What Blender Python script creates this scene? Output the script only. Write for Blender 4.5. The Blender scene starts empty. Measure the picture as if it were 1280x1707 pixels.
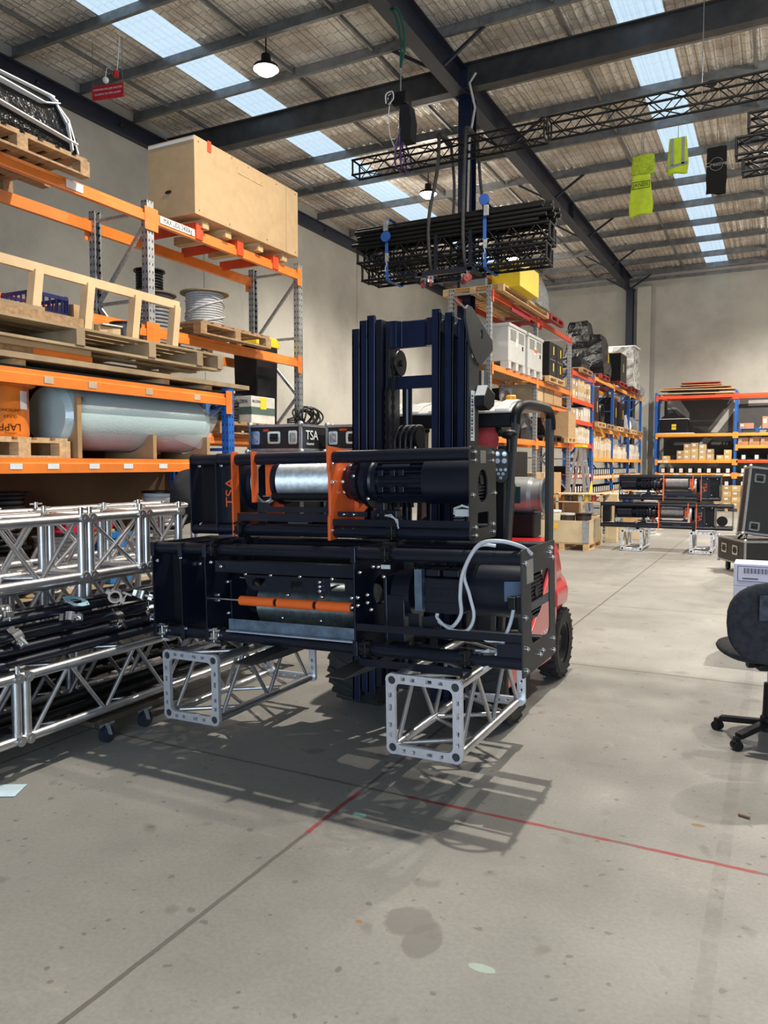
import bpy, bmesh, math, random
from mathutils import Vector, Matrix, Euler
from mathutils.geometry import tessellate_polygon
random.seed(7)
PI = math.pi
C = bpy.context.scene.collection
scn = bpy.context.scene
# ---------------- camera, world, lights, exposure ----------------
cam = bpy.data.cameras.new('camera'); camo = bpy.data.objects.new('camera', cam); C.objects.link(camo)
cam.sensor_fit = 'HORIZONTAL'; cam.sensor_width = 36.0; cam.lens = 36.0*1283/1280; cam.clip_end = 200; cam.clip_start = 0.02
camo.location = (0, 0, 1.6); camo.rotation_euler = (PI/2 - math.atan(78.5/1283), 0, math.radians(27.2))
scn.camera = camo
scn.view_settings.view_transform = 'Standard'; scn.view_settings.look = 'None'; scn.view_settings.gamma = 1
scn.view_settings.use_curve_mapping = False
scn.view_settings.exposure = -0.04
w = bpy.data.worlds.new('sky'); scn.world = w; w.use_nodes = True
w.node_tree.nodes['Background'].inputs[0].default_value = (0.74, 0.87, 1.0, 1); w.node_tree.nodes['Background'].inputs[1].default_value = 1.5
def area(name, loc, rot, sx, sy, power, col):
    l = bpy.data.lights.new(name, 'AREA'); l.shape = 'RECTANGLE'; l.size = sx; l.size_y = sy; l.energy = power; l.color = col
    o = bpy.data.objects.new(name, l); C.objects.link(o); o.location = loc; o.rotation_euler = rot; return o
# daylight through the open roller door behind the photographer
area('door_daylight', (3.0, -7.6, 2.4), (PI/2, 0, 0), 6.0, 4.4, 950, (0.60, 0.78, 1.0))
LAMPS = [(-8.1, 11.3, 380), (-8.1, 18.2, 2300), (-8.1, 25.1, 2400), (-1.45, 6.0, 2150), (1.4, 6.9, 700), (1.4, 13.5, 3600), (1.4, 20.4, 1900), (1.4, 27.0, 3300)]  # the lamp above the office chair is an added fill for the right floor
LAMP_POWER = 1.2
# ---------------- helpers ----------------
class MB:
    def __init__(s): s.v = []; s.f = []; s.mi = []; s.sm = []; s.m = 0
    def add(s, vs, fs, smooth=False):
        b = len(s.v); s.v.extend([tuple(p) for p in vs])
        for f in fs: s.f.append([b+i for i in f]); s.mi.append(s.m); s.sm.append(smooth)
    def box(s, x0, x1, y0, y1, z0, z1, R=None, c=None):
        vs = [(x, y, z) for x in (x0, x1) for y in (y0, y1) for z in (z0, z1)]
        if R is not None: vs = [R @ Vector(p) + Vector(c or (0, 0, 0)) for p in vs]
        s.add(vs, [(0, 1, 3, 2), (4, 6, 7, 5), (0, 4, 5, 1), (2, 3, 7, 6), (0, 2, 6, 4), (1, 5, 7, 3)]); return s
    def bc(s, c, d, rot=(0, 0, 0)):
        R = Euler(rot).to_matrix(); x, y, z = d[0]/2, d[1]/2, d[2]/2
        return s.box(-x, x, -y, y, -z, z, R, c)
    def bar(s, p, q, w, h, up=(0, 0, 1)):          # rectangular bar between two points
        p = Vector(p); q = Vector(q); d = q-p; L = d.length; d.normalize(); u = Vector(up)
        if abs(d.dot(u)) > .99: u = Vector((0, 1, 0))
        a = d.cross(u).normalized(); b = a.cross(d)
        vs = [p + d*t + a*(i*w/2) + b*(j*h/2) for t in (0, L) for i in (-1, 1) for j in (-1, 1)]
        s.add(vs, [(0, 1, 3, 2), (4, 6, 7, 5), (0, 4, 5, 1), (2, 3, 7, 6), (0, 2, 6, 4), (1, 5, 7, 3)]); return s
    def cyl(s, p, q, r, n=14, r2=None, cap=True, smooth=True):
        p = Vector(p); q = Vector(q); d = (q-p).normalized(); r2 = r if r2 is None else r2
        u = Vector((0, 0, 1)) if abs(d.z) < .9 else Vector((1, 0, 0)); a = d.cross(u).normalized(); b = d.cross(a)
        ring = [a*math.cos(2*PI*i/n) + b*math.sin(2*PI*i/n) for i in range(n)]
        vs = [p+k*r for k in ring] + [q+k*r2 for k in ring]
        s.add(vs, [(i, (i+1) % n, n+(i+1) % n, n+i) for i in range(n)], smooth)
        if cap: s.add(vs[:n], [list(range(n))[::-1]]); s.add(vs[n:], [list(range(n))])
        return s
    def tube(s, pts, r, n=8, closed=False):
        pts = [Vector(p) for p in pts]; k = len(pts); vs = []; pa = None
        for i, p in enumerate(pts):
            t = (pts[(i+1) % k]-pts[i-1]) if closed else (pts[min(i+1, k-1)]-pts[max(i-1, 0)])
            if t.length < 1e-9: t = Vector((0, 0, 1))
            t.normalize()
            if pa is None:
                u = Vector((0, 0, 1)) if abs(t.z) < .9 else Vector((1, 0, 0)); a = t.cross(u).normalized()
            else:
                a = pa - t*pa.dot(t); a = a.normalized() if a.length > 1e-6 else t.orthogonal().normalized()
            pa = a; b = t.cross(a)
            vs += [p + (a*math.cos(2*PI*j/n)+b*math.sin(2*PI*j/n))*r for j in range(n)]
        m = k if closed else k-1
        s.add(vs, [(i*n+j, i*n+(j+1) % n, ((i+1) % k)*n+(j+1) % n, ((i+1) % k)*n+j) for i in range(m) for j in range(n)], True)
        if not closed: s.add(vs[:n], [list(range(n))]); s.add(vs[-n:], [list(range(n))])
        return s
    def lathe(s, prof, o=(0, 0, 0), ax='z', n=24, smooth=True):      # prof: (radius, height)
        P = {'x': lambda r, h, c, q: (o[0]+h, o[1]+r*c, o[2]+r*q), 'y': lambda r, h, c, q: (o[0]+r*c, o[1]+h, o[2]+r*q), 'z': lambda r, h, c, q: (o[0]+r*c, o[1]+r*q, o[2]+h)}[ax]
        vs = []; k = len(prof)
        for r, h in prof: vs += [P(r, h, math.cos(2*PI*i/n), math.sin(2*PI*i/n)) for i in range(n)]
        for j in range(k-1):
            b = len(s.v); s.add(vs[j*n:(j+2)*n], [(i, (i+1) % n, n+(i+1) % n, n+i) for i in range(n)], smooth)
        return s
    def prism(s, poly, ax, a, b, holes=()):
        P = {'x': lambda u, v, t: (t, u, v), 'y': lambda u, v, t: (u, t, v), 'z': lambda u, v, t: (u, v, t)}[ax]
        loops = [list(poly)]+[list(h) for h in holes]; flat = [p for l in loops for p in l]; n = len(flat)
        vs = [P(u, v, a) for u, v in flat]+[P(u, v, b) for u, v in flat]
        if holes: tr = [list(t) for t in tessellate_polygon([[Vector((u, v, 0)) for u, v in l] for l in loops])]
        else: tr = [list(range(n))]
        fs = tr + [[n+i for i in t[::-1]] for t in tr]; o = 0
        for l in loops:
            m = len(l); fs += [(o+i, o+(i+1) % m, n+o+(i+1) % m, n+o+i) for i in range(m)]; o += m
        s.add(vs, fs); return s
    def ball(s, c, r, sc=(1, 1, 1), n=14, m=8):
        vs = []; fs = []
        for j in range(m+1):
            t = PI*j/m
            for i in range(n): vs.append((c[0]+r*sc[0]*math.sin(t)*math.cos(2*PI*i/n), c[1]+r*sc[1]*math.sin(t)*math.sin(2*PI*i/n), c[2]+r*sc[2]*math.cos(t)))
        for j in range(m):
            for i in range(n): fs.append((j*n+i, j*n+(i+1) % n, (j+1)*n+(i+1) % n, (j+1)*n+i))
        s.add(vs, fs, True); return s
    def text(s, txt, size, loc, rot=(PI/2, 0, 0), d=.001, sx=1):
        cu = bpy.data.curves.new('t', 'FONT'); cu.body = txt; cu.size = size; cu.extrude = d; cu.align_x = 'CENTER'; cu.align_y = 'CENTER'
        o = bpy.data.objects.new('t', cu); C.objects.link(o); dg = bpy.context.evaluated_depsgraph_get(); dg.update()
        me = o.evaluated_get(dg).to_mesh(); M = Matrix.Translation(loc) @ Euler(rot).to_matrix().to_4x4()
        s.add([M @ Vector((v.co.x*sx, v.co.y, v.co.z)) for v in me.vertices], [list(p.vertices) for p in me.polygons])
        o.evaluated_get(dg).to_mesh_clear(); bpy.data.objects.remove(o); bpy.data.curves.remove(cu); return s
    def crumple(s, amt, seed=0, sc=3.0):
        from mathutils import noise
        s.v = [tuple(Vector(p)+noise.noise_vector(Vector(p)*sc+Vector((seed, 0, 0)))*amt) for p in s.v]; return s
    def obj(s, name, mats, parent=None, bev=0, label=None):
        me = bpy.data.meshes.new(name); me.from_pydata(s.v, [], s.f)
        for m in (mats if isinstance(mats, (list, tuple)) else [mats]): me.materials.append(m)
        me.polygons.foreach_set('material_index', s.mi); me.polygons.foreach_set('use_smooth', s.sm); me.update()
        bm = bmesh.new(); bm.from_mesh(me); bmesh.ops.recalc_face_normals(bm, faces=bm.faces); bm.to_mesh(me); bm.free()
        o = bpy.data.objects.new(name, me); C.objects.link(o)
        if parent: o.parent = parent
        if bev:
            b = o.modifiers.new('bevel', 'BEVEL'); b.width = bev; b.segments = 2; b.limit_method = 'ANGLE'; b.angle_limit = .7
        if label: o['label'] = label
        return o
def tag(o, label, cat=None, group=None):
    if label: o['label'] = label
    if cat: o['category'] = cat
    if group: o['group'] = group
    return o
def T(name, label, cat, loc=(0, 0, 0), rot=(0, 0, 0), group=None):
    o = bpy.data.objects.new(name, None); C.objects.link(o); o.empty_display_size = .1
    o.location = loc; o.rotation_euler = rot if isinstance(rot, tuple) else (0, 0, rot); return tag(o, label, cat, group)
def place(o, loc, rot=0): o.location = loc; o.rotation_euler = rot if isinstance(rot, tuple) else (0, 0, rot); return o
def dup(root, loc, rot=0, label=None, group=None, scale=None):
    r = root.copy(); C.objects.link(r); place(r, loc, rot)
    if scale: r.scale = scale
    if label: r['label'] = label
    if group: r['group'] = group
    def rec(a, b):
        for ch in a.children:
            c = ch.copy(); C.objects.link(c); c.parent = b; rec(ch, c)
    rec(root, r); return r
KIDS = {}
def struct(o): o['kind'] = 'structure'; return o
def stuff(o): o['kind'] = 'stuff'; return o
# ---------------- materials ----------------
def _n(nt, t, **kw):
    n = nt.nodes.new(t)
    for k, v in kw.items(): setattr(n, k, v)
    return n
def mth(nt, op, a, b=None, c=None):
    n = _n(nt, 'ShaderNodeMath', operation=op)
    for i, x in enumerate((a, b, c)):
        if x is None: continue
        if isinstance(x, (int, float)): n.inputs[i].default_value = x
        else: nt.links.new(x, n.inputs[i])
    return n.outputs[0]
def mixc(nt, f, a, b, mode='MIX'):
    n = _n(nt, 'ShaderNodeMixRGB', blend_type=mode)
    for i, x in ((0, f), (1, a), (2, b)):
        if isinstance(x, (int, float)): n.inputs[i].default_value = x
        elif isinstance(x, tuple): n.inputs[i].default_value = (*x[:3], 1)
        else: nt.links.new(x, n.inputs[i])
    return n.outputs[0]
def noise(nt, co, scale, detail=4, rough=.55, sc=None):
    if sc:
        mp = _n(nt, 'ShaderNodeMapping'); mp.inputs['Scale'].default_value = sc; nt.links.new(co, mp.inputs[0]); co = mp.outputs[0]
    n = _n(nt, 'ShaderNodeTexNoise'); n.inputs['Scale'].default_value = scale; n.inputs['Detail'].default_value = detail; n.inputs['Roughness'].default_value = rough
    nt.links.new(co, n.inputs['Vector']); return n.outputs['Fac']
def ramp(nt, f, stops):
    r = _n(nt, 'ShaderNodeValToRGB'); e = r.color_ramp.elements
    while len(e) < len(stops): e.new(.5)
    for i, (p, c) in enumerate(stops):
        e[i].position = p; e[i].color = (*c, 1) if isinstance(c, tuple) else (c, c, c, 1)
    nt.links.new(f, r.inputs[0]); return r.outputs[0]
def base(name):
    m = bpy.data.materials.new(name); m.use_nodes = True; nt = m.node_tree; b = nt.nodes['Principled BSDF']
    co = _n(nt, 'ShaderNodeTexCoord').outputs['Object']; return m, nt, b, co
def bump(nt, b, h, st, dist=.01):
    n = _n(nt, 'ShaderNodeBump'); n.inputs['Strength'].default_value = st; n.inputs['Distance'].default_value = dist
    nt.links.new(h, n.inputs['Height']); nt.links.new(n.outputs[0], b.inputs['Normal'])
MC = {}
def mat(name, col, rough=.5, metal=0, var=.15, vs=8, bs=0, bsc=40, bd=.004, spec=None, sc=None, coat=0):
    if name in MC: return MC[name]
    m, nt, b, co = base(name)
    f = noise(nt, co, vs, sc=sc)
    c = ramp(nt, f, [(.3, tuple(x*(1-var) for x in col)), (.7, tuple(min(1, x*(1+var)) for x in col))])
    nt.links.new(c, b.inputs['Base Color'])
    b.inputs['Roughness'].default_value = rough
    b.inputs['Metallic'].default_value = metal
    if coat: b.inputs['Coat Weight'].default_value = coat
    if spec is not None: b.inputs['Specular IOR Level'].default_value = spec
    if bs: bump(nt, b, noise(nt, co, bsc, sc=sc), bs, bd)
    MC[name] = m; return m
black = mat('black_powder_paint', (.006, .008, .016), .33, 0, .15, 6, spec=.45)
blackm = mat('black_matt_plastic', (.007, .007, .008), .45, 0, .2, 20, spec=.3)
rubber = mat('black_rubber', (.018, .017, .016), .75, 0, .3, 14, .3, 60)
navy = mat('navy_paint', (.006, .011, .034), .33, 0, .2, 5, spec=.4)
tblk = mat('satin_black_truss_paint', (.005, .005, .005), .5, 0, .2, 12, spec=.25)
alu = mat('aluminium_tube', (.62, .62, .63), .34, .95, .12, 12, .08, 60)
aluc = mat('cast_aluminium', (.74, .76, .82), .42, .75, .06, 30, .15, 90)
galv = mat('galvanised_steel', (.50, .51, .52), .42, .75, .25, 35)
chrome = mat('bright_zinc', (.75, .75, .75), .22, 1, .08, 20)
steel = mat('steel_dark', (.22, .23, .25), .38, .9, .2, 15)
orange = mat('orange_rack_paint', (.86, .23, .035), .38, 0, .12, 4)
orangeb = mat('amber_rack_paint', (.88, .36, .05), .38, 0, .1, 4)
red_o = mat('red_orange_steel', (.72, .075, .02), .42, 0, .12, 6)
worange = mat('winch_orange_paint', (.82, .13, .025), .38, 0, .1, 5)
blue = mat('blue_rack_paint', (.015, .10, .42), .4, 0, .15, 6)
wood = mat('pale_pine', (.60, .40, .20), .65, 0, .22, 3, .25, 30, sc=(1, 9, 9))
wood2 = mat('aged_pallet_wood', (.36, .22, .11), .7, 0, .35, 3, .3, 30, sc=(2, 7, 9))
ply = mat('plywood_sheet', (.36, .26, .15), .6, 0, .25, 4, .15, 60)
mdf = mat('raw_particle_board', (.54, .37, .20), .62, 0, .07, 9, .1, 150)
card = mat('brown_cardboard', (.48, .31, .16), .7, 0, .1, 6)
cardl = mat('light_cardboard', (.60, .44, .26), .7, 0, .1, 6)
white = mat('white_label', (.80, .80, .78), .5, 0, .04, 20)
red = mat('red_forklift_paint', (.62, .025, .030), .28, 0, .06, 4, coat=.4)
yel = mat('yellow_plastic', (.85, .62, .03), .4, 0, .06, 6)
hvy = mat('hi_vis_yellow_cloth', (.62, .80, .04), .8, 0, .1, 8, .4, 30)
grey = mat('grey_plastic', (.50, .50, .48), .5, 0, .08, 7)
wrap = mat('black_stretch_film', (.005, .005, .006), .22, 0, .2, 8, .6, 14, .03, spec=.35)
wtape = mat('white_tape', (.78, .78, .78), .4, 0, .06, 20, .5, 25, .01)
cableg = mat('grey_cable', (.42, .42, .42), .5, 0, .15, 30)
cableb = mat('black_cable', (.012, .012, .013), .42, 0, .2, 30, spec=.35)
# ---------------- the building ----------------
XL, XR, YN, YF, ZR = -12.4, 13.0, -8.0, 31.3, 9.05
def floor_mat():
    m, nt, b, co = base('concrete_floor'); sep = _n(nt, 'ShaderNodeSeparateXYZ'); nt.links.new(co, sep.inputs[0]); X, Y = sep.outputs[0], sep.outputs[1]
    c = ramp(nt, noise(nt, co, .55, 6, .6), [(.30, (.165, .158, .143)), (.5, (.25, .242, .221)), (.70, (.33, .318, .288))])
    c = mixc(nt, mth(nt, 'MULTIPLY', noise(nt, co, 5, 6, .7), .55), c, (.25, .235, .21))
    fine = ramp(nt, noise(nt, co, 60, 3), [(.35, .82), (.65, 1.1)]); c = mixc(nt, .5, c, fine, 'MULTIPLY')
    sp = ramp(nt, noise(nt, co, 5.5, 2, .4), [(.67, 0), (.73, 1)]); c = mixc(nt, mth(nt, 'MULTIPLY', sp, .5), c, (.13, .12, .105))
    sp2 = ramp(nt, noise(nt, co, 22, 1, .3), [(.72, 0), (.75, 1)]); c = mixc(nt, mth(nt, 'MULTIPLY', sp2, .6), c, (.10, .09, .08))
    lt = ramp(nt, noise(nt, co, 2.2, 5, .7), [(.62, 0), (.8, 1)]); c = mixc(nt, mth(nt, 'MULTIPLY', lt, .35), c, (.55, .50, .40))
    wob = mth(nt, 'MULTIPLY_ADD', noise(nt, co, 9, 3), .012, -.006)
    def line(v, at, wd):
        d = mth(nt, 'ABSOLUTE', mth(nt, 'SUBTRACT', mth(nt, 'ADD', v, wob), at)); return mth(nt, 'LESS_THAN', d, wd)
    J = None
    for v, a in [(X, -1.79), (X, -3.68), (Y, 3.28), (Y, 6.14), (Y, 8.9), (Y, 11.8), (Y, 14.7)]:
        l = line(v, a, .010)
        J = l if J is None else mth(nt, 'MAXIMUM', J, l)
    wd = line(X, -.165, .028); br = mth(nt, 'MULTIPLY', wd, ramp(nt, noise(nt, co, 14, 3), [(.4, .15), (.6, .55)])); c = mixc(nt, br, c, (.17, .155, .14))
    c = mixc(nt, mth(nt, 'MULTIPLY', J, .75), c, (.085, .075, .065))
    rz = mth(nt, 'MULTIPLY', line(Y, 3.28, .013), mth(nt, 'GREATER_THAN', X, -1.55))
    rz2 = mth(nt, 'MULTIPLY', line(X, -1.79, .013), mth(nt, 'MULTIPLY', mth(nt, 'GREATER_THAN', Y, 2.75), mth(nt, 'LESS_THAN', Y, 3.22)))
    pr = mth(nt, 'MULTIPLY', mth(nt, 'MAXIMUM', rz, rz2), ramp(nt, noise(nt, co, 10, 3), [(.40, .15), (.52, .85)])); c = mixc(nt, pr, c, (.30, .03, .032))
    # the oily patch on the floor in front
    def blob(cx, cy, rx, ry, col, k):
        nonlocal c
        n1 = mth(nt, 'MULTIPLY_ADD', noise(nt, co, 7, 3), .9, -.45)
        d = mth(nt, 'SQRT', mth(nt, 'ADD', mth(nt, 'POWER', mth(nt, 'DIVIDE', mth(nt, 'SUBTRACT', X, cx), rx), 2), mth(nt, 'POWER', mth(nt, 'DIVIDE', mth(nt, 'SUBTRACT', Y, cy), ry), 2)))
        f = ramp(nt, mth(nt, 'ADD', d, n1), [(.85, 1), (1.0, 0)]); c = mixc(nt, mth(nt, 'MULTIPLY', f, k), c, col)
    blob(-1.12, 2.36, .10, .09, (.15, .14, .125), .75); blob(-1.03, 2.29, .07, .10, (.15, .14, .125), .7); blob(-1.2, 3.05, .5, .22, (.2, .185, .165), .4)
    blob(-1.67, 3.0, .035, .02, (.35, .62, .5), .9); blob(-.8, 2.24, .05, .02, (.45, .6, .5), .5); blob(-.28, 3.6, .03, .015, (.2, .12, .03), .9); blob(-1.27, 2.28, .014, .012, (.3, .13, .03), .9)
    nt.links.new(c, b.inputs['Base Color'])
    nt.links.new(ramp(nt, noise(nt, co, 3, 4), [(.3, .42), (.7, .62)]), b.inputs['Roughness']); bump(nt, b, noise(nt, co, 70, 5), .18, .004); return m
def concrete_wall():
    m, nt, b, co = base('precast_concrete'); sep = _n(nt, 'ShaderNodeSeparateXYZ'); nt.links.new(co, sep.inputs[0])
    c = ramp(nt, noise(nt, co, .7, 7, .65), [(.3, (.33, .32, .285)), (.55, (.42, .405, .36)), (.75, (.47, .45, .40))])
    st = ramp(nt, noise(nt, co, 1.5, 6, .7, sc=(1, 1.6, .5)), [(.6, 0), (.72, 1)]); c = mixc(nt, mth(nt, 'MULTIPLY', st, .25), c, (.24, .225, .195))
    fr = mth(nt, 'ABSOLUTE', mth(nt, 'SUBTRACT', mth(nt, 'MODULO', mth(nt, 'ADD', sep.outputs[1], 8.0), 7.5), 0.2)); c = mixc(nt, mth(nt, 'MULTIPLY', mth(nt, 'LESS_THAN', fr, .014), .8), c, (.10, .095, .085))
    nt.links.new(c, b.inputs['Base Color']); b.inputs['Roughness'].default_value = .8; bump(nt, b, noise(nt, co, 25, 6), .2, .01); return m
def foil():
    m, nt, b, co = base('foil_roof_insulation'); sep = _n(nt, 'ShaderNodeSeparateXYZ'); nt.links.new(co, sep.inputs[0]); X, Y = sep.outputs[0], sep.outputs[1]
    n1 = noise(nt, co, 1.6, 5, .6, sc=(5.5, 1.0, 1)); n2 = noise(nt, co, 9, 5, .65)
    c = ramp(nt, noise(nt, co, 1.1, 5), [(.3, (.55, .48, .40)), (.5, (.86, .80, .72)), (.7, (.98, .95, .88))])
    def grid(v, p): return mth(nt, 'LESS_THAN', mth(nt, 'ABSOLUTE', mth(nt, 'SUBTRACT', mth(nt, 'MODULO', mth(nt, 'ADD', v, 30.0), p), p/2)), .009)
    g = mth(nt, 'MAXIMUM', grid(X, .15), grid(Y, .30)); c = mixc(nt, mth(nt, 'MULTIPLY', g, .6), c, (.13, .12, .11))
    nt.links.new(c, b.inputs['Base Color']); b.inputs['Metallic'].default_value = .2; b.inputs['Roughness'].default_value = .36
    h = mth(nt, 'ADD', mth(nt, 'MULTIPLY', n1, .8), mth(nt, 'MULTIPLY', n2, .3)); bump(nt, b, h, 1.0, .22); return m
def skylight():
    m, nt, b, co = base('translucent_roof_sheet'); nt.nodes.remove(b); out = [n for n in nt.nodes if n.type == 'OUTPUT_MATERIAL'][0]
    t = _n(nt, 'ShaderNodeBsdfTranslucent'); d = _n(nt, 'ShaderNodeBsdfDiffuse'); mx = _n(nt, 'ShaderNodeMixShader'); mx.inputs[0].default_value = .2
    sep = _n(nt, 'ShaderNodeSeparateXYZ'); nt.links.new(co, sep.inputs[0])
    def grid(v, p): return mth(nt, 'LESS_THAN', mth(nt, 'ABSOLUTE', mth(nt, 'SUBTRACT', mth(nt, 'MODULO', mth(nt, 'ADD', v, 30.0), p), p/2)), .008)
    g = mth(nt, 'MAXIMUM', grid(sep.outputs[0], .15), grid(sep.outputs[1], .30))
    c = mixc(nt, mth(nt, 'MULTIPLY', g, .3), (.72, .8, .84), (.3, .4, .45)); nt.links.new(c, t.inputs[0]); d.inputs[0].default_value = (.7, .8, .85, 1)
    nt.links.new(t.outputs[0], mx.inputs[1]); nt.links.new(d.outputs[0], mx.inputs[2]); nt.links.new(mx.outputs[0], out.inputs[0]); return m
struct(MB().box(XL, XR, YN, YF, -.15, 0).obj('floor', floor_mat()))
cw = concrete_wall()
struct(MB().box(XL-.2, XL, YN, YF+.2, 0, ZR+.1).obj('wall_left', cw))
struct(MB().box(XL-.2, XR+.2, YF, YF+.2, 0, ZR+.1).obj('wall_far', cw))
struct(MB().box(XR, XR+.2, YN, YF+.2, 0, ZR+.1).obj('wall_right', cw))
mb = MB(); mb.box(XL, 0, YN-.2, YN, 0, ZR); mb.box(6, XR, YN-.2, YN, 0, ZR); mb.box(0, 6, YN-.2, YN, 4.8, ZR); struct(mb.obj('wall_near', cw))
fo = foil(); SK = [(-10.25, -9.35), (-2.65, -1.9), (4.6, 5.4)]
xs = [XL]+[v for s in SK for v in s]+[XR]; mb = MB()
for i in range(0, len(xs), 2):                      # foil-backed corrugated roof, ribs running along the building, sagging between purlins
    n = max(2, int((xs[i+1]-xs[i])/.095)); K = 2
    vs = []; ys = [YN, YF]
    for j in range(n+1):
        x = xs[i]+(xs[i+1]-xs[i])*j/n; z = ZR+(.018 if j % 2 else -.018); vs += [(x, YN, z), (x, YF, z)]
    mb.add(vs, [(2*j, 2*j+1, 2*j+3, 2*j+2) for j in range(n)])
ceil = struct(mb.obj('ceiling', fo)); skm = skylight()
for i, (a, b_) in enumerate(SK):
    mb = MB(); n = 12; vs = []
    for j in range(n+1):
        x = a+(b_-a)*j/n; z = ZR+(.018 if j % 2 else -.018); vs += [(x, YN, z), (x, YF, z)]
    mb.add(vs, [(2*j, 2*j+1, 2*j+3, 2*j+2) for j in range(n)]); struct(mb.obj('window_%d' % (i+1), skm))
pm = mat('galvanised_purlin', (.20, .205, .21), .5, .55, .25, 6); dk = mat('dark_navy_steel', (.012, .016, .034), .45, 0, .2, 3)
PY = [.6, 2.1, 3.6, 5.1, 6.6, 8.1, 9.6, 11.1, 12.5, 14.6, 16.2, 17.9, 19.8, 21.7, 23.6, 25.5, 27.4, 29.4, 31.1]
zp = [(0, .0), (.07, .0), (.07, -.015), (.012, -.015), (.012, -.2), (-.06, -.2), (-.06, -.185), (0, -.185)]
for y in PY:
    struct(MB().prism([(y+u, ZR-.02+v) for u, v in zp], 'x', XL, XR).obj('purlin', pm, ceil))
for x in (-11.3, -8.3, -6.6, -3.4, -.6, 1.6, 3.6, 6.5):       # bridging struts between purlins
    for a, b_ in zip(PY[:-1], PY[1:]): struct(MB().bar((x, a+.012, ZR-.13), (x, b_-.06, ZR-.13), .045, .07).obj('bridging', pm, ceil))
def ibeam(p0, p1, ax, zt, h, w, name, m, fl=.02):
    c = (p0+p1)/2; P = [(-w/2, zt), (w/2, zt), (w/2, zt-fl), (.012, zt-fl), (.012, zt-h+fl), (w/2, zt-h+fl), (w/2, zt-h), (-w/2, zt-h), (-w/2, zt-h+fl), (-.012, zt-h+fl), (-.012, zt-fl), (-w/2, zt-fl)]
    return P
mb = MB(); mb.prism([(-5.4+u, v) for u, v in ibeam(0, 0, 'y', ZR-.23, .48, .26, '', dk)], 'y', YN, YF)
for y in (5.1, 13.55, 21.7, 29.4):
    mb.box(-5.53, -5.27, y-.01, y+.01, ZR-.71, ZR-.23)
for y in PY[4::2]:
    for sx in (-1, 1): mb.bar((-5.4+.12*sx, y, ZR-.66), (-5.4+.85*sx, y, ZR-.2), .05, .05)
struct(mb.obj('trim_1', dk))
for k, y in enumerate((0.2, 13.6)):                                 # deep transverse rafters
    mb = MB(); mb.prism([(y+u, v) for u, v in ibeam(0, 0, 'x', ZR-.17, .46, .2, '', dk)], 'x', XL, XR); o = struct(mb.obj('trim_%d' % (k+2), mat('dark_grey_rafter', (.05, .052, .056), .5, .3, .3, 4)))
mb = MB()
for x in [XL+.5*i for i in range(1, 50)]: mb.box(x-.012, x+.012, 13.28, 13.5, ZR-.60, ZR-.16)
for x in [XL+.5*i for i in range(1, 50)]: mb.box(x-.012, x+.012, 13.505, 13.51, ZR-.5, ZR-.2)
mb = MB().box(XL, XL+.14, YN, YF, ZR-.62, ZR-.32); mb.box(XL, XL+.2, YN, YF, ZR-.36, ZR-.32)
for y in range(-6, 31, 2): mb.ball((XL+.16, y, ZR-.48), .035)
struct(mb.obj('trim_4', dk))
mb = MB().box(XL, XR, YF-.03, YF, ZR-.42, ZR-.30); struct(mb.obj('trim_5', pm))
def column(x, y, n, m):
    P = [(-.13, -.13), (.13, -.13), (.13, -.115), (.01, -.115), (.01, .115), (.13, .115), (.13, .13), (-.13, .13), (-.13, .115), (-.01, .115), (-.01, -.115), (-.13, -.115)]
    mb = MB().prism([(x+u, y+v) for u, v in P], 'z', 0, ZR-.7); mb.box(x-.2, x+.2, y-.2, y+.2, 0, .03); mb.box(x-.16, x+.16, y-.16, y+.16, ZR-.74, ZR-.70); struct(mb.obj('trim_%d' % n, m))
column(-5.33, 13.75, 6, navy); column(-5.33, YF-.15, 7, navy)
struct(MB().box(-5.05, -4.55, YF-.25, YF, 0, 8.4).obj('trim_8', cw))
# conduit beside the column
tag(MB().tube([(-5.0, 13.3, 8.55), (-5.12, 13.3, 8.4), (-5.05, 13.4, 8.0), (-5.2, 13.52, 7.5), (-5.25, 13.55, 5.3)], .022, 8).obj('conduit', cableg), 'grey electrical conduit running down the navy column', 'conduit')
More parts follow.
